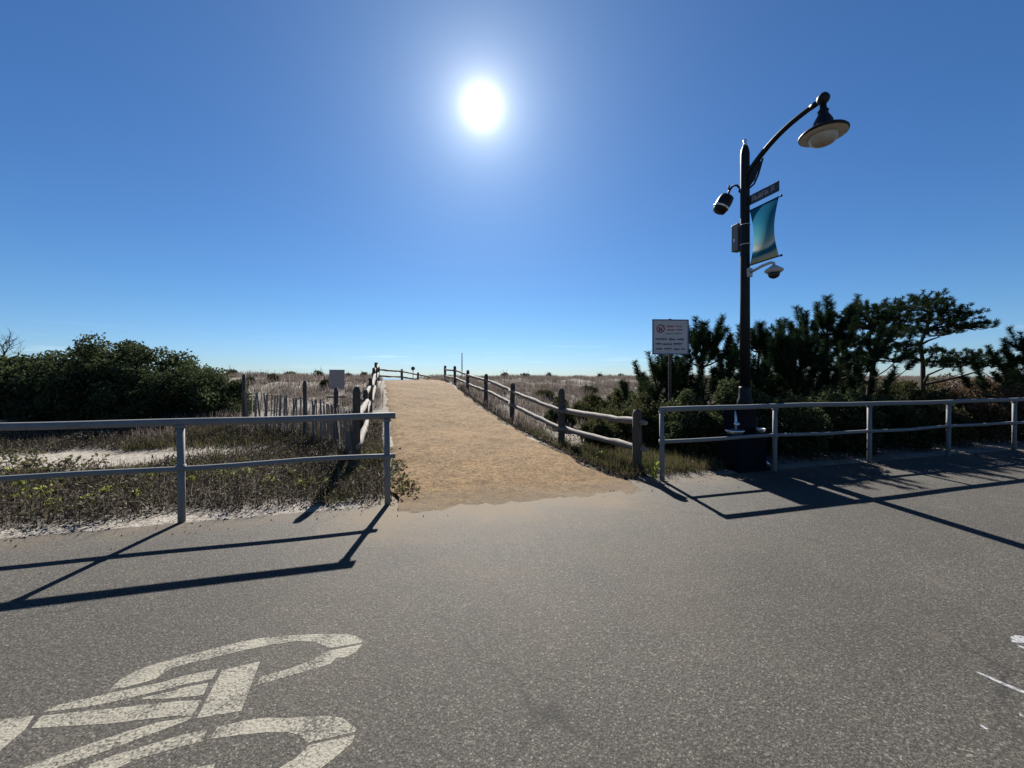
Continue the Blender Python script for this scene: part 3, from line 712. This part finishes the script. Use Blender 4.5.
# ------------------------------------------------------------------ vegetation
def unit(a): return a/np.maximum(np.linalg.norm(a, axis=-1, keepdims=True), 1e-9)
def rdir(n): return unit(rng.normal(size=(n, 3)))
def leaves(P, size, aspect=.55, up=.25, axis_=None):
    n = len(P); a = rdir(n) if axis_ is None else unit(axis_ + rng.normal(size=(n, 3))*.5)
    a[:, 2] += up; a = unit(a); b = unit(np.cross(a, rdir(n)))
    s = (size*rng.uniform(.6, 1.35, n))[:, None]
    V = np.stack([P - a*s*.5, P + b*s*aspect*.5 + a*s*.05, P + a*s*.5, P - b*s*aspect*.5 + a*s*.05], 1).reshape(-1, 3)
    return V, np.arange(4*n).reshape(n, 4)
def blades(P, h, w, lean=.5):
    n = len(P); th = rng.uniform(0, 2*np.pi, n); ln = rng.normal(size=n)*lean
    d = np.stack([np.cos(th), np.sin(th), np.zeros(n)], 1)
    h = h*rng.uniform(.55, 1.3, n); s = np.stack([-np.sin(th+.6), np.cos(th+.6), np.zeros(n)], 1)*(w*rng.uniform(.7, 1.3, n))[:, None]*.5
    m = P + d*(ln*h*.28)[:, None] + np.array([0, 0, 1])*(h*.55)[:, None]
    t = P + d*(ln*h*.85)[:, None] + np.array([0, 0, 1])*(h*np.clip(1-.25*np.abs(ln), .45, 1))[:, None]
    V = np.stack([P - s, P + s, m + s*.8, m - s*.8, t + s*.15, t - s*.15], 1).reshape(-1, 3)
    q = np.arange(n)*6
    F = np.concatenate([np.stack([q, q+1, q+2, q+3], 1), np.stack([q+3, q+2, q+4, q+5], 1)])
    return V, F, np.concatenate([np.arange(n), np.arange(n)])
def inside(lumps, n, shell=.35):
    """points in the outer shell of a heap of ellipsoid lumps, above the ground"""
    ws = np.array([l[3]*l[4] + l[3]*l[5] for l in lumps]); k = rng.choice(len(lumps), n, p=ws/ws.sum())
    Lm = np.array(lumps)[k]; d = rdir(n); r = 1 - shell*rng.random(n)**1.7
    r *= 1 + .10*np.sin(d[:, 0]*7+k) + .08*np.sin(d[:, 1]*9+2*k) + .07*np.sin(d[:, 2]*11+3*k)
    return Lm[:, :3] + d*r[:, None]*Lm[:, 3:6]
def bush(name, label, base, lumps, n, size, m, twigs=40, group=None, cat='bush', stray=.0):
    """base world xy; lumps relative to it"""
    zb = hz(*base); root = thing(name, label, cat, (base[0], base[1], zb), 0, group)
    # break every lump into many small leafy clumps
    sub = []
    r = np.random.default_rng(int(abs(base[0])*100)+n)
    for l in lumps:
        sub.append([l[0], l[1], l[2], l[3]*.86, l[4]*.86, l[5]*.86])
        for _ in range(int(14*(l[3]*l[4])**.5*2)):
            d = r.normal(size=3); d /= np.linalg.norm(d); q = r.uniform(.16, .34)*min(1, l[5]*.7)
            sub.append([l[0]+d[0]*l[3]*.93, l[1]+d[1]*l[4]*.93, l[2]+d[2]*l[5]*.93, q*1.2, q*1.2, q])
    P = inside(sub, n, .5)
    if stray:
        k = rng.random(len(P)) < stray; P[k] += np.abs(rng.normal(size=(k.sum(), 3)))*[0, 0, .08]
    P = P[P[:, 2] > -.05]
    V, F = leaves(P, size)
    clump = np.clip(.42 + .16*np.sin(P[:, 0]*3.1+P[:, 2]*2)*np.sin(P[:, 1]*2.7+1) + rng.normal(size=len(P))*.22, 0, 1)
    mesh_np('foliage', V, F, m, root, cols=clump)
    b = MB()
    for _ in range(twigs):
        l = lumps[r.integers(len(lumps))]; th = r.uniform(0, 6.28); q = r.uniform(.5, 1.03)
        e = Vector((l[0]+l[3]*q*math.cos(th)*.8, l[1]+l[4]*q*math.sin(th)*.8, max(.15, l[2]+l[5]*q*r.uniform(.2, 1.0))))
        s = Vector((l[0]+r.uniform(-.3, .3)*l[3], l[1]+r.uniform(-.3, .3)*l[4], -.1)); mdl = s.lerp(e, .5) + Vector((r.uniform(-.1, .1), r.uniform(-.1, .1), .12))
        b.tube([s, mdl, e], [.022, .014, .005], 5, False)
    b.build('stems', M['bark'], root)
    return root
# big dark bushes on the left
bush('bayberry_bush', 'broad dark green bush mounded behind the left railing, tallest at its middle', (-10.9, 10.6),
     [(-.2, 0, .5, 1.9, 1.6, 1.58), (.75, .2, .4, 1.7, 1.4, 1.42), (1.6, .1, .3, 1.5, 1.3, 1.18), (2.55, .1, .15, 1.0, 1.1, .90), (-1.2, .1, .45, 1.7, 1.5, 1.34), (-2.2, .1, .4, 1.7, 1.4, 1.18), (.3, -.6, .3, 2.2, 1.0, 1.0)], 150000, .075, M['bay'], 90, stray=.05)
bush('bayberry_bush', 'dark green bush at the left edge of the picture, lower than its neighbour', (-15.2, 10.6),
     [(0, 0, .35, 2.4, 1.5, 1.05), (-2.3, .3, .4, 2.2, 1.5, 1.1), (1.4, -.3, .3, 1.5, 1.1, 1.02)], 80000, .08, M['bay'], 60, stray=.05)

bush('bayberry_bush', 'long dark bush continuing left of the railing, beyond the picture edge', (-20.5, 10.2),
     [(0, 0, .35, 2.6, 1.5, 1.15), (-2.6, .2, .35, 2.3, 1.5, 1.0), (2.2, .1, .3, 1.8, 1.3, 1.0)], 50000, .095, M['bay'], 40, stray=.05)

def branch_tree(name, label, base, h, seed, cat='tree'):
    r = random.Random(seed); zb = hz(*base); root = thing(name, label, cat, (base[0], base[1], zb)); tr = MB(); tw = MB()
    def grow(p, d, L_, rad, lev, B):
        pts = [p]; q = p.copy()
        for _ in range(4):
            d = (d + Vector((r.gauss(0, .16), r.gauss(0, .16), r.gauss(.05, .1)))).normalized(); q = q + d*L_/4; pts.append(q.copy())
        B.tube(pts, [rad*(1-.13*i) for i in range(5)], 6 if lev < 2 else 4, False)
        if lev < 4:
            for _ in range(3 if lev else 6):
                k = r.randint(2, 4)
                grow(pts[k], (d + Vector((r.gauss(0, .6), r.gauss(0, .6), r.gauss(.15, .3)))).normalized(), L_*r.uniform(.5, .75), rad*.5, lev+1, tw)
    grow(Vector((0, 0, -.1)), Vector((0, 0, 1)), h*.55, .05, 0, tr)
    tr.build('trunk', M['bark'], root); tw.build('branches', M['bark'], root)
branch_tree('bare_tree', 'bare leafless little tree behind the dark bush at the left edge', (at(6, 14.5), 14.5), 1.95, 6)

# pines
def shoot_needles(S, D, Ln, rad, per, width):
    rad = np.repeat(np.broadcast_to(rad, len(S)), per)
    """bottle-brush shoots: S starts, D unit directions, Ln lengths"""
    n = len(S); k = np.repeat(np.arange(n), per); t = rng.random(n*per)
    c = S[k] + D[k]*(Ln[k]*t)[:, None]
    o = unit(np.cross(D[k], rdir(n*per))); o = unit(o*.85 + D[k]*rng.uniform(.25, .85, n*per)[:, None])
    ln = rad*rng.uniform(.75, 1.3, n*per)
    s = unit(np.cross(o, rdir(n*per)))*width*.5
    e = c + o*ln[:, None]
    V = np.stack([c - s, c + s, e + s*.35, e - s*.35], 1).reshape(-1, 3)
    return V, np.arange(4*n*per).reshape(-1, 4), k
def pine(label, base, h, spread, seed, nwh=7, leader=.5, per=360, cat='pine tree', squat=1.0):
    r = random.Random(seed); zb = hz(*base); root = thing('pine_tree', label, cat, (base[0], base[1], zb))
    b = MB(); S = []; D = []; Ln = []
    lx, ly = r.uniform(-.1, .1), r.uniform(-.1, .1)
    tp = lambda t: Vector((lx*math.sin(t*3), ly*math.sin(t*2.4), t*(h - leader)))
    b.tube([tp(t)+Vector((0, 0, -.15 if t == 0 else 0)) for t in np.linspace(0, 1, 9)], [.075*(1-.75*t) for t in np.linspace(0, 1, 9)], 8, False)
    def sh(p, d, l): S.append(p); D.append(d.normalized()); Ln.append(l)
    sh(tp(1) - Vector((0, 0, .2)), Vector((lx*.3, 0, 1)), leader + .1)
    for q in range(3):
        a = r.uniform(0, 6.28); sh(tp(1) - Vector((0, 0, .15)), Vector((math.cos(a)*.55, math.sin(a)*.55, 1)), leader*r.uniform(.5, .75))
    sh(tp(1) - Vector((0, 0, .2)), Vector((lx*.3, 0, 1)), leader + .1)
    for w in range(nwh):
        t = .10 + .86*(w+.3)/nwh; nb_ = r.randint(3, 5); a0 = r.uniform(0, 6.28)
        for q in range(nb_):
            a = a0 + 6.283*q/nb_ + r.uniform(-.3, .3); L_ = spread*((1-t)**.75*.95+.10)*r.uniform(.65, 1.12)
            pts = []
            for s in np.linspace(0, 1, 6):
                pts.append(tp(t) + Vector((math.cos(a)*L_*s, math.sin(a)*L_*s, L_*(.18*s + .45*s**2.4))))
            b.tube(pts, [.03*(1-.7*s) for s in np.linspace(0, 1, 6)], 5, False)
            d = (pts[-1]-pts[-2]).normalized()
            sh(pts[-1], d*.75 + Vector((0, 0, 1.3)), r.uniform(.45, .75))
            for k in range(1, 5):
                nsh = (0, 0, 1, 1, 1)[k]
                for _ in range(nsh):
                    p = pts[k].lerp(pts[k+1], r.random()) if k < 5 else pts[k]
                    sd = Vector((r.gauss(0, .5), r.gauss(0, .5), r.uniform(.4, 1.1))) + d*.5
                    sh(p, sd, r.uniform(.28, .5))
    S = np.array([list(s) for s in S]); D = np.array([list(s) for s in D]); Ln = np.array(Ln)
    rad = np.random.default_rng(seed).uniform(.105, .13, len(S)); rad[0] = rad[4] = .17
    per_ = per
    V, F, k = shoot_needles(S, D, Ln, rad, per_, .012)
    tint_ = np.clip(.4 + rng.normal(size=len(S))*.2, 0, 1)[k] + rng.normal(size=len(k))*.12
    b.build('trunk', M['bark'], root); mesh_np('crown', V, F, M['needle'], root, cols=np.clip(tint_, 0, 1))
    return root
def ztop(py, y): return 1.5 + (378-py)/385*y
def pine_px(label, px, y, py, spread, seed, **k):
    x = at(px, y); pine(label, (x, y), ztop(py, y) - hz(x, y), spread, seed, **k)
pine_px('small dark pine with one tall upright shoot, between the notice sign and the lamp', 704, 9.8, 319, 1.3, 3, nwh=6)
pine_px('small dark pine with a blunt upright leader, right behind the lamp pole', 762, 10.4, 320, 1.35, 8, nwh=6)
pine_px('tall dark pine with the highest single upright leader, right of the lamp', 828, 11.0, 293, 2.0, 12, nwh=8, leader=.85)
pine_px('short dark pine squeezed between the lamp and the tallest leader pine', 798, 10.2, 327, 1.15, 21, nwh=6)
pine_px('dark pine at the right edge of the picture', 1036, 11.5, 326, 1.5, 33, nwh=6)
pine('dark pine standing past the right edge of the picture', (19.0, 13.5), 3.1, 1.5, 51, nwh=6)
pine_px('low pine with outstretched tips behind the notice sign post', 668, 9.8, 352, 1.1, 40, nwh=4)

def flat_pine(label, base, trunk, pads, seed, per=60, dens=11):
    """old pine: a leaning trunk, limbs to each foliage pad. trunk: list of rel points; pads: (x, y, z, rx, ry, rz)"""
    r = random.Random(seed); zb = hz(*base); root = thing('pine_tree', label, 'pine tree', (base[0], base[1], zb)); b = MB()
    T = [Vector(p) for p in trunk]
    b.tube(T, [.085*(1-.6*i/(len(T)-1)) for i in range(len(T))], 9, False)
    S = []; D = []
    for (x, y, z, rx, ry, rz) in pads:
        c = Vector((x, y, z)); k = min(range(1, len(T)), key=lambda i: (T[i]-c).length + (2 if T[i].z > z else 0))
        mdl = T[k].lerp(c, .5) + Vector((r.uniform(-.15, .15), r.uniform(-.15, .15), r.uniform(-.15, .1)))
        b.tube([T[k], mdl, c + Vector((0, 0, -rz*.6))], [.05, .035, .02], 6, False)
        m = int(dens*(rx*ry+.15)*9)
        for _ in range(m):
            u_ = Vector((r.gauss(0, .5), r.gauss(0, .5), r.gauss(0, .42)))
            if u_.length > 1.15: u_ *= 1.1/u_.length
            p = c + Vector((u_.x*rx, u_.y*ry, u_.z*rz)); S.append(list(p))
            dd = Vector((u_.x*.7, u_.y*.7, .75)) + Vector((r.gauss(0, .3), r.gauss(0, .3), r.gauss(0, .25))); D.append(list(dd.normalized()))
            if r.random() < .35: b.tube([c.lerp(mdl, .3), p.lerp(c, .4)+Vector((0, 0, -.05)), p], [.014, .01, .005], 4, False)
    S = np.array(S); D = np.array(D); Ln = rng.uniform(.10, .20, len(S))
    V, F, k = shoot_needles(S, D, Ln, .085, per, .014)
    t_ = np.clip(.45 + rng.normal(size=len(S))*.22, 0, 1)[k]
    b.build('trunk', M['bark'], root); mesh_np('crown', V, F, M['needle'], root, cols=t_)
def pads_px(y, L_):
    """(px, py, half width px, half height px) -> pads relative to base at depth y"""
    out = []
    for px, py, w, h_ in L_:
        yy = y + random.uniform(-.7, .7)
        out.append((px, py, w, h_, yy))
    return out
def flat_px(label, pxb, y, trunk_px, L_, seed, **k):
    xb = at(pxb, y); zb = hz(xb, y)
    trunk = [(at(px, y+dy)-xb, dy, ztop(py, y)-zb) for px, py, dy in trunk_px]
    pads = []
    for px, py, w, h_, yy in pads_px(y, L_):
        pads.append((at(px, yy)-xb, yy-y, ztop(py, yy)-zb, w/385*yy, max(.5, w/385*yy*.9), h_/385*yy))
    flat_pine(label, (xb, y), trunk, pads, seed, **k)
flat_px('flat topped old pine with bare forked trunk and gaps of sky below its crown', 918, 14.0,
        [(922, 405, 0), (923, 385, 0), (923, 362, .1), (920, 345, .1), (926, 330, 0), (930, 312, 0)],
        [(924, 302, 20, 8), (906, 307, 18, 9), (942, 308, 18, 8), (960, 316, 15, 7), (976, 327, 12, 5), (892, 318, 20, 9), (929, 318, 24, 9), (952, 326, 18, 6), (909, 330, 18, 8), (939, 334, 14, 5),
         (964, 358, 22, 8), (944, 364, 18, 7), (984, 366, 14, 6), (899, 348, 10, 5), (887, 336, 14, 7), (932, 352, 8, 4)], 5)
flat_px('spreading dark pine with a sloping crown, left of the flat topped pine', 870, 12.6,
        [(868, 405, 0), (870, 385, 0), (874, 362, 0), (868, 345, 0), (872, 325, 0)],
        [(872, 309, 18, 7), (888, 316, 14, 7), (855, 316, 18, 8), (842, 326, 16, 8), (868, 326, 22, 9), (890, 332, 16, 7), (850, 342, 20, 9), (878, 346, 16, 7), (838, 346, 14, 9), (862, 358, 20, 8), (895, 358, 10, 6), (840, 366, 18, 9)], 9)

# understory shrubs on the right
def shrub(label, px, y, py, wpx, m, n, size=.06, name='shrub', depth=.7):
    x = at(px, y); zg = hz(x, y); h_ = ztop(py, y) - zg; w = wpx/385*y
    bush(name, label, (x, y), [(0, 0, h_*.42, w*.62, depth, h_*.52), (-w*.35, .1, h_*.35, w*.45, depth*.8, h_*.43), (w*.4, -.1, h_*.33, w*.42, depth*.8, h_*.42)], n, size, m, 22, stray=.05, cat='shrub')
shrub('low olive shrub right of the split rail fence, nearest the path', 612, 9.6, 403, 26, M['olive'], 9000)
shrub('rounded olive shrub behind the end post of the right split rail fence', 648, 8.6, 392, 30, M['olive'], 12000)
shrub('dark shrub below the notice sign', 688, 7.6, 388, 34, M['bay'], 14000)
shrub('dark shrub around the foot of the street lamp', 735, 7.7, 378, 34, M['bay'], 16000)
shrub('dark dense shrub right of the navy fountain', 788, 7.7, 384, 36, M['bay'], 16000)
shrub('dark dense shrub under the tallest leader pine', 835, 8.0, 380, 36, M['bay'], 16000)
shrub('dark green shrub under the sloping pine', 882, 8.6, 384, 36, M['bay'], 16000)
shrub('olive shrub below the flat topped pine', 925, 9.0, 388, 34, M['olive'], 14000)
shrub('russet olive shrub right of the flat topped pine', 966, 9.4, 386, 34, M['russet'], 14000)
shrub('russet shrub below the pine at the right edge', 1010, 9.6, 382, 34, M['russet'], 14000)
shrub('pale russet shrub beyond the right end of the picture', 1060, 9.9, 384, 36, M['russet'], 12000)
shrub('low dark olive shrub just behind the first bay of the right split rail fence', 598, 8.6, 412, 22, M['olive'], 9000)
shrub('low dark shrub behind the second bay of the right split rail fence', 560, 11.5, 402, 18, M['bay'], 7000)
for q, (px, y, py, w) in enumerate(((582, 12.5, 397, 13), (612, 12.0, 394, 16), (636, 11.0, 389, 18), (622, 15.5, 386, 16), (648, 14.0, 383, 18), (588, 19, 385, 12), (560, 15, 396, 9))):
    shrub(('low olive', 'spreading olive', 'dense dark', 'greyish', 'tall dark', 'faint far', 'tiny olive')[q] + ' shrub in the brush between the right split rail fence and the notice sign', px, y, py, w, M['bay' if q in (2, 4) else 'olive'], 4000, .075)
shrub('small dark shrub in the dune grass between fence and sign', 592, 14.0, 392, 14, M['olive'], 3500, .07)
for q, (x, y, hh, w, m_) in enumerate(((17.2, 10.6, 1.3, 1.2, 'olive'), (19.6, 11.2, 1.5, 1.4, 'bay'), (22.4, 12.2, 1.2, 1.5, 'russet'), (25.5, 13.0, 1.5, 1.6, 'bay'))):
    bush('shrub', ('olive', 'dark', 'russet', 'bushy dark')[q] + ' shrub behind the far right run of railing, past the picture edge', (x, y), [(0, 0, hh*.42, w*.62, .8, hh*.52), (-w*.35, .1, hh*.35, w*.5, .7, hh*.43), (w*.4, -.1, hh*.33, w*.5, .7, hh*.42)], 11000, .075, M[m_], 20, stray=.05, cat='shrub')
shrub('small dark shrub just beyond the fence posts at mid slope', 545, 17.0, 389, 12, M['olive'], 2500, .08)

for q, (px, y, py, w, m_) in enumerate(((845, 17, 377, 30, 'bay'), (884, 17, 374, 30, 'olive'), (918, 16, 375, 28, 'olive'), (950, 17, 372, 30, 'russet'), (988, 15.5, 375, 30, 'russet'), (1022, 17, 375, 30, 'olive'), (806, 16, 388, 24, 'bay'), (758, 15.5, 386, 22, 'bay'))):
    shrub(('dark', 'olive', 'greyish olive', 'russet brown', 'faded russet', 'tall olive', 'deep green', 'rounded dark')[q] + ' shrub far behind the pines, ' + ('under the sloping crown', 'between the two crowned pines', 'left of the bare forked trunk', 'right of the bare forked trunk', 'under the low right pads', 'at the right edge', 'behind the tallest leader', 'behind the lamp pole')[q], px, y, py, w, M[m_], 5200, .085)
# dune grass: one mass on each side
def scatter(n, u0, u1, v0, v1, keep=None):
    u = rng.uniform(u0, u1, n); v = rng.uniform(v0, v1, n)
    k = (u < pathL(v) - .12) | (u > pathR(v) + .1)
    if keep is not None: k &= keep(u, v)
    u, v = u[k], v[k]
    return u, v
def tufts(u, v, per, h, w, rad, lean=.55):
    U = np.repeat(u, per) + rng.normal(size=len(u)*per)*rad; V_ = np.repeat(v, per) + rng.normal(size=len(u)*per)*rad
    k = (U < pathL(V_) - .03) | (U > pathR(V_) + .03)
    U, V_ = U[k], V_[k]
    P = XN(np.stack([U, V_, H(U, V_) - .01], 1)); hh = np.broadcast_to(np.repeat(h, per)[k] if np.ndim(h) else h, len(P))
    return blades(P, hh, w, lean)
def grass_mass(name, sets, m, tone=.35, sd=.22, lo=0, hi=1):
    VS = []; FS = []; CS_ = []; off = 0
    for V, F, k in sets:
        c = np.clip(tone + rng.normal(size=k.max()+1)*sd, lo, hi)
        VS.append(V); FS.append(F + off); CS_.append(c[k]); off += len(V)
    return tag(mesh_np(name, np.concatenate(VS), np.concatenate(FS), m, cols=np.concatenate(CS_)), kind='stuff')
sets = []
u, v = scatter(2000, -14, .5, 9.6, 17, lambda u, v: (u > -5.2 - .3*(v-9.6)) & (np.sin(u*2.1+v)*np.sin(v*1.7) > -.2)); sets.append(tufts(u, v, 12, .30, .012, .10))
u, v = scatter(4600, -30, 1, 16, 34, lambda u, v: np.sin(u*1.3+v*.7)*np.sin(v*1.1-u*.4) > -.25); sets.append(tufts(u, v, 9, .34, .020, .14))
u, v = scatter(5200, -60, 60, 30, 46); sets.append(tufts(u, v, 7, .34, .034, .25))
u, v = scatter(5200, 2.6, 32, 9.5, 20); sets.append(tufts(u, v, 11, .30, .013, .10))
u, v = scatter(10500, 1.5, 62, 16, 34, lambda u, v: np.sin(u*1.3+v*.7)*np.sin(v*1.1-u*.4) > -.35); sets.append(tufts(u, v, 9, .32, .020, .14))
o = grass_mass('dune_grass', sets, M['grass'], .42, .2, 0, .8)
tag(o, 'dry tan dune grass covering the dunes on both sides of the path', 'grass')

# verge plants
def leaf_mass(sets_leaf, sets_blade, name, m, label, cat, tone=.45, sd=.25):
    VS = []; FS = []; C = []; off = 0
    for V, F in sets_leaf: VS.append(V); FS.append(F+off); C.append(np.clip(tone + rng.normal(size=len(F))*sd, 0, 1)); off += len(V)
    for V, F, k in sets_blade: VS.append(V); FS.append(F+off); C.append(np.clip(tone-.1 + rng.normal(size=k.max()+1)*sd, 0, 1)[k]); off += len(V)
    return tag(mesh_np(name, np.concatenate(VS), np.concatenate(FS), m, cols=np.concatenate(C)), label, cat, kind='stuff')
def litter_pts(n, u0, u1, v0, v1, h, keep=None):
    u, v = scatter(n, u0, u1, v0, v1, keep)
    cl = .55 + .45*np.sin(u*3.7+1.2*np.sin(v*2.9))*np.sin(v*3.3+u)
    k = rng.random(len(u)) < .25 + .75*cl; u, v, cl = u[k], v[k], cl[k]
    z = H(u, v) + rng.random(len(u))*h*(.35 + .75*cl)
    return XN(np.stack([u, v, z], 1))
edge = lambda u, v: v > 4.98 + .10*np.sin(u*2.3) + .06*np.sin(u*5.1+1)
sandgap = lambda u, v: edge(u, v) & ~((v > 7.55 + .3*np.sin(u*1.7)) & (v < 9.2 + .2*np.sin(u*2.9)) & (u < -3.0 + .5*np.sin(v*3)))
Pl = litter_pts(210000, -16, -.2, 4.9, 11.2, .20, sandgap)
V1, F1 = leaves(Pl, .046, .38, .1)
u, v = scatter(9000, -16, -.2, 5.0, 11.2, sandgap); tb = tufts(u, v, 6, .24, .007, .06, 1.0)
leaf_mass([(V1, F1)], [tb], 'ground_cover', M['litter'], 'brown dead weeds carpeting the sand behind the left railing', 'weeds', .5, .3)
Pl = litter_pts(42000, 3.1, 24, 5.0, 9, .12, lambda u, v: v > 5.0 + .08*np.sin(u*2.3) + np.clip((u-6)*.05, 0, .35))
ue = rng.uniform(5.0, 17, 9000); de = np.abs(rng.normal(size=9000))*.22 - .04 + .05*np.sin(ue*4)  # added leaf strip standing in for the dark shadow along the right path edge
Pe = XN(np.stack([pathR(ue) + de, ue, np.maximum(H(pathR(ue) + de, ue), ramp_z(ue)*(de < .03) - 9*(de >= .03)) + rng.random(9000)*.05], 1)); Pl = np.concatenate([Pl, Pe])
V1, F1 = leaves(Pl, .045, .5)
u, v = scatter(900, 6, 16, 5.3, 8.5); tb = tufts(u, v, 5, .18, .006, .06, .9)
leaf_mass([(V1, F1)], [tb], 'ground_cover', M['litter'], 'brown dead weeds and litter under the right railing and pines, plus path edge shade strip', 'weeds', .42, .25)
sets = []
u, v = scatter(900, 3.2, 5.5, 5.05, 7.4); sets.append(tufts(u, v, 10, .20, .007, .05, .8))
u, v = scatter(420, 2.9, 3.7, 5.4, 12); sets.append(tufts(u, v, 9, .17, .008, .06, .9))
u, v = scatter(330, -1.0, -.05, 4.95, 8.5); sets.append(tufts(u, v, 9, .15, .007, .06, .9))
u, v = scatter(420, -5.0, -1.2, 8.9, 10.4); sets.append(tufts(u, v, 9, .2, .009, .06, .9))
o = grass_mass('verge_grass', sets, M['verge'], .5, .25); tag(o, 'mixed brown and green grass along the fences and path edges', 'grass')

def weed(label, px, y, size, n=60, h=.2, m='weed', group=None):
    x = at(px, y); zb = hz(x, y); root = thing('green_weed', label, 'weed', (x, y, zb), 0, group)
    P = rng.normal(size=(n, 3))*[size, size, 0] + np.array([0, 0, 1])*(rng.random((n, 1))*h)
    V, F = leaves(P, .065, .5, .5); mesh_np('leaves', V, F, M[m], root, cols=np.clip(.55 + rng.normal(size=n)*.25, 0, 1))
    b = MB()
    for i in range(8): b.tube([(0, 0, -.03), tuple(P[i]*.5), tuple(P[i])], [.005, .004, .002], 4, False)
    b.build('stems', M['bark'], root)
G = 'green weeds in the brown litter behind the left railing'
weed('bright yellow green leafy weed at far left, the largest of the weeds', 37, 4.62, .10, 90, .16, group=G)
for px, y, s in ((8, 5.6, .05), (62, 5.2, .04), (86, 4.45, .04), (112, 4.75, .07), (52, 4.35, .04), (136, 4.6, .03), (150, 5.4, .06), (208, 5.6, .08), (228, 5.5, .08), (246, 5.7, .08), (190, 5.2, .04), (270, 5.3, .05), (300, 5.1, .04), (20, 5.0, .04), (330, 5.2, .05)):
    weed('small bright green weed among the brown litter behind the left railing', px, y, s, int(18+s*400), .13, group=G)
r = random.Random(11)
for q in range(34):
    weed('low dull green weed among the brown litter behind the left railing', r.uniform(-4, 385), r.uniform(4.7, 6.6), r.uniform(.05, .12), 46, r.uniform(.14, .24), 'verge', group='low dull green weeds in the litter behind the left railing')
weed('pale green leafy weed between the fence end post and the right railing', 654, 5.75, .07, 46, .20)
weed('green sprig under the lower rail of the right split rail fence', 603, 6.9, .07, 40, .18)
for px, y, s, w in ((402, 4.85, .10, 'nearest the asphalt'), (398, 5.4, .09, 'second along the path edge'), (395, 6.1, .09, 'third along the path edge'), (408, 5.05, .06, 'farthest onto the path')):
    weed('dark green weed at the left path edge near the railing, ' + w, px, y, s, 70, .15, 'verge')

# far shrubs on the skyline of the dunes
G = 'small dark shrubs dotted along the dune skyline'
k = 0
for px, y, w, h_ in ((262, 26, .8, .45), (232, 24, .6, .5), (290, 30, .9, .5), (318, 28, .6, .55), (348, 32, .7, .4), (364, 29, .5, .55), (525, 34, .9, .5), (549, 36, .5, .7), (577, 40, .8, .4), (600, 38, .5, .6), (621, 40, .6, .7), (505, 32, .6, .6), (640, 40, .9, .45), (250, 17, .35, .4), (273, 18, .4, .4), (325, 16, .3, .35)):
    x = at(px, y); zb = hz(x, y)
    root = thing('dune_shrub', 'small dark shrub on the dune skyline', 'shrub', (x, y, zb), 0, G)
    n = 500; d = rdir(n)*(rng.random((n, 1))**.5); P = d*[w*.6, w*.6, h_*.55] + [0, 0, h_*.42]; P = P[P[:, 2] > -.1]
    V, F = leaves(P, .13, .5, .6); mesh_np('foliage', V, F, M['olive'], root, cols=np.clip(.3 + rng.normal(size=len(P))*.2, 0, 1))
    b = MB()
    for i in range(9): b.tube([(0, 0, -.1), tuple(P[i]*1.1 + np.array([0, 0, .05])), tuple(P[i]*1.35 + np.array([0, 0, .18]))], [.02, .012, .005], 4, False)
    b.build('stems', M['bark'], root)

# pebbles and leaf crumbs on the asphalt edge
n = 900; u = rng.uniform(-9, 14, n); v = 4.75 - np.abs(rng.normal(size=n))*.35 + .25; kk = (u < pathL(4.9)+.6) | (u > pathR(4.9) - .5); u, v = u[kk], v[kk]
P = XN(np.stack([u, v, np.maximum(H(u, v), 0) + .006], 1)); V, F = leaves(P, .022, .6, 0); tag(mesh_np('leaf_litter', V, F, M['litter'], cols=np.clip(.6+rng.normal(size=len(P))*.3, 0, 1)), 'crumbs of dead leaves and twigs along the asphalt edge', 'litter', kind='stuff')
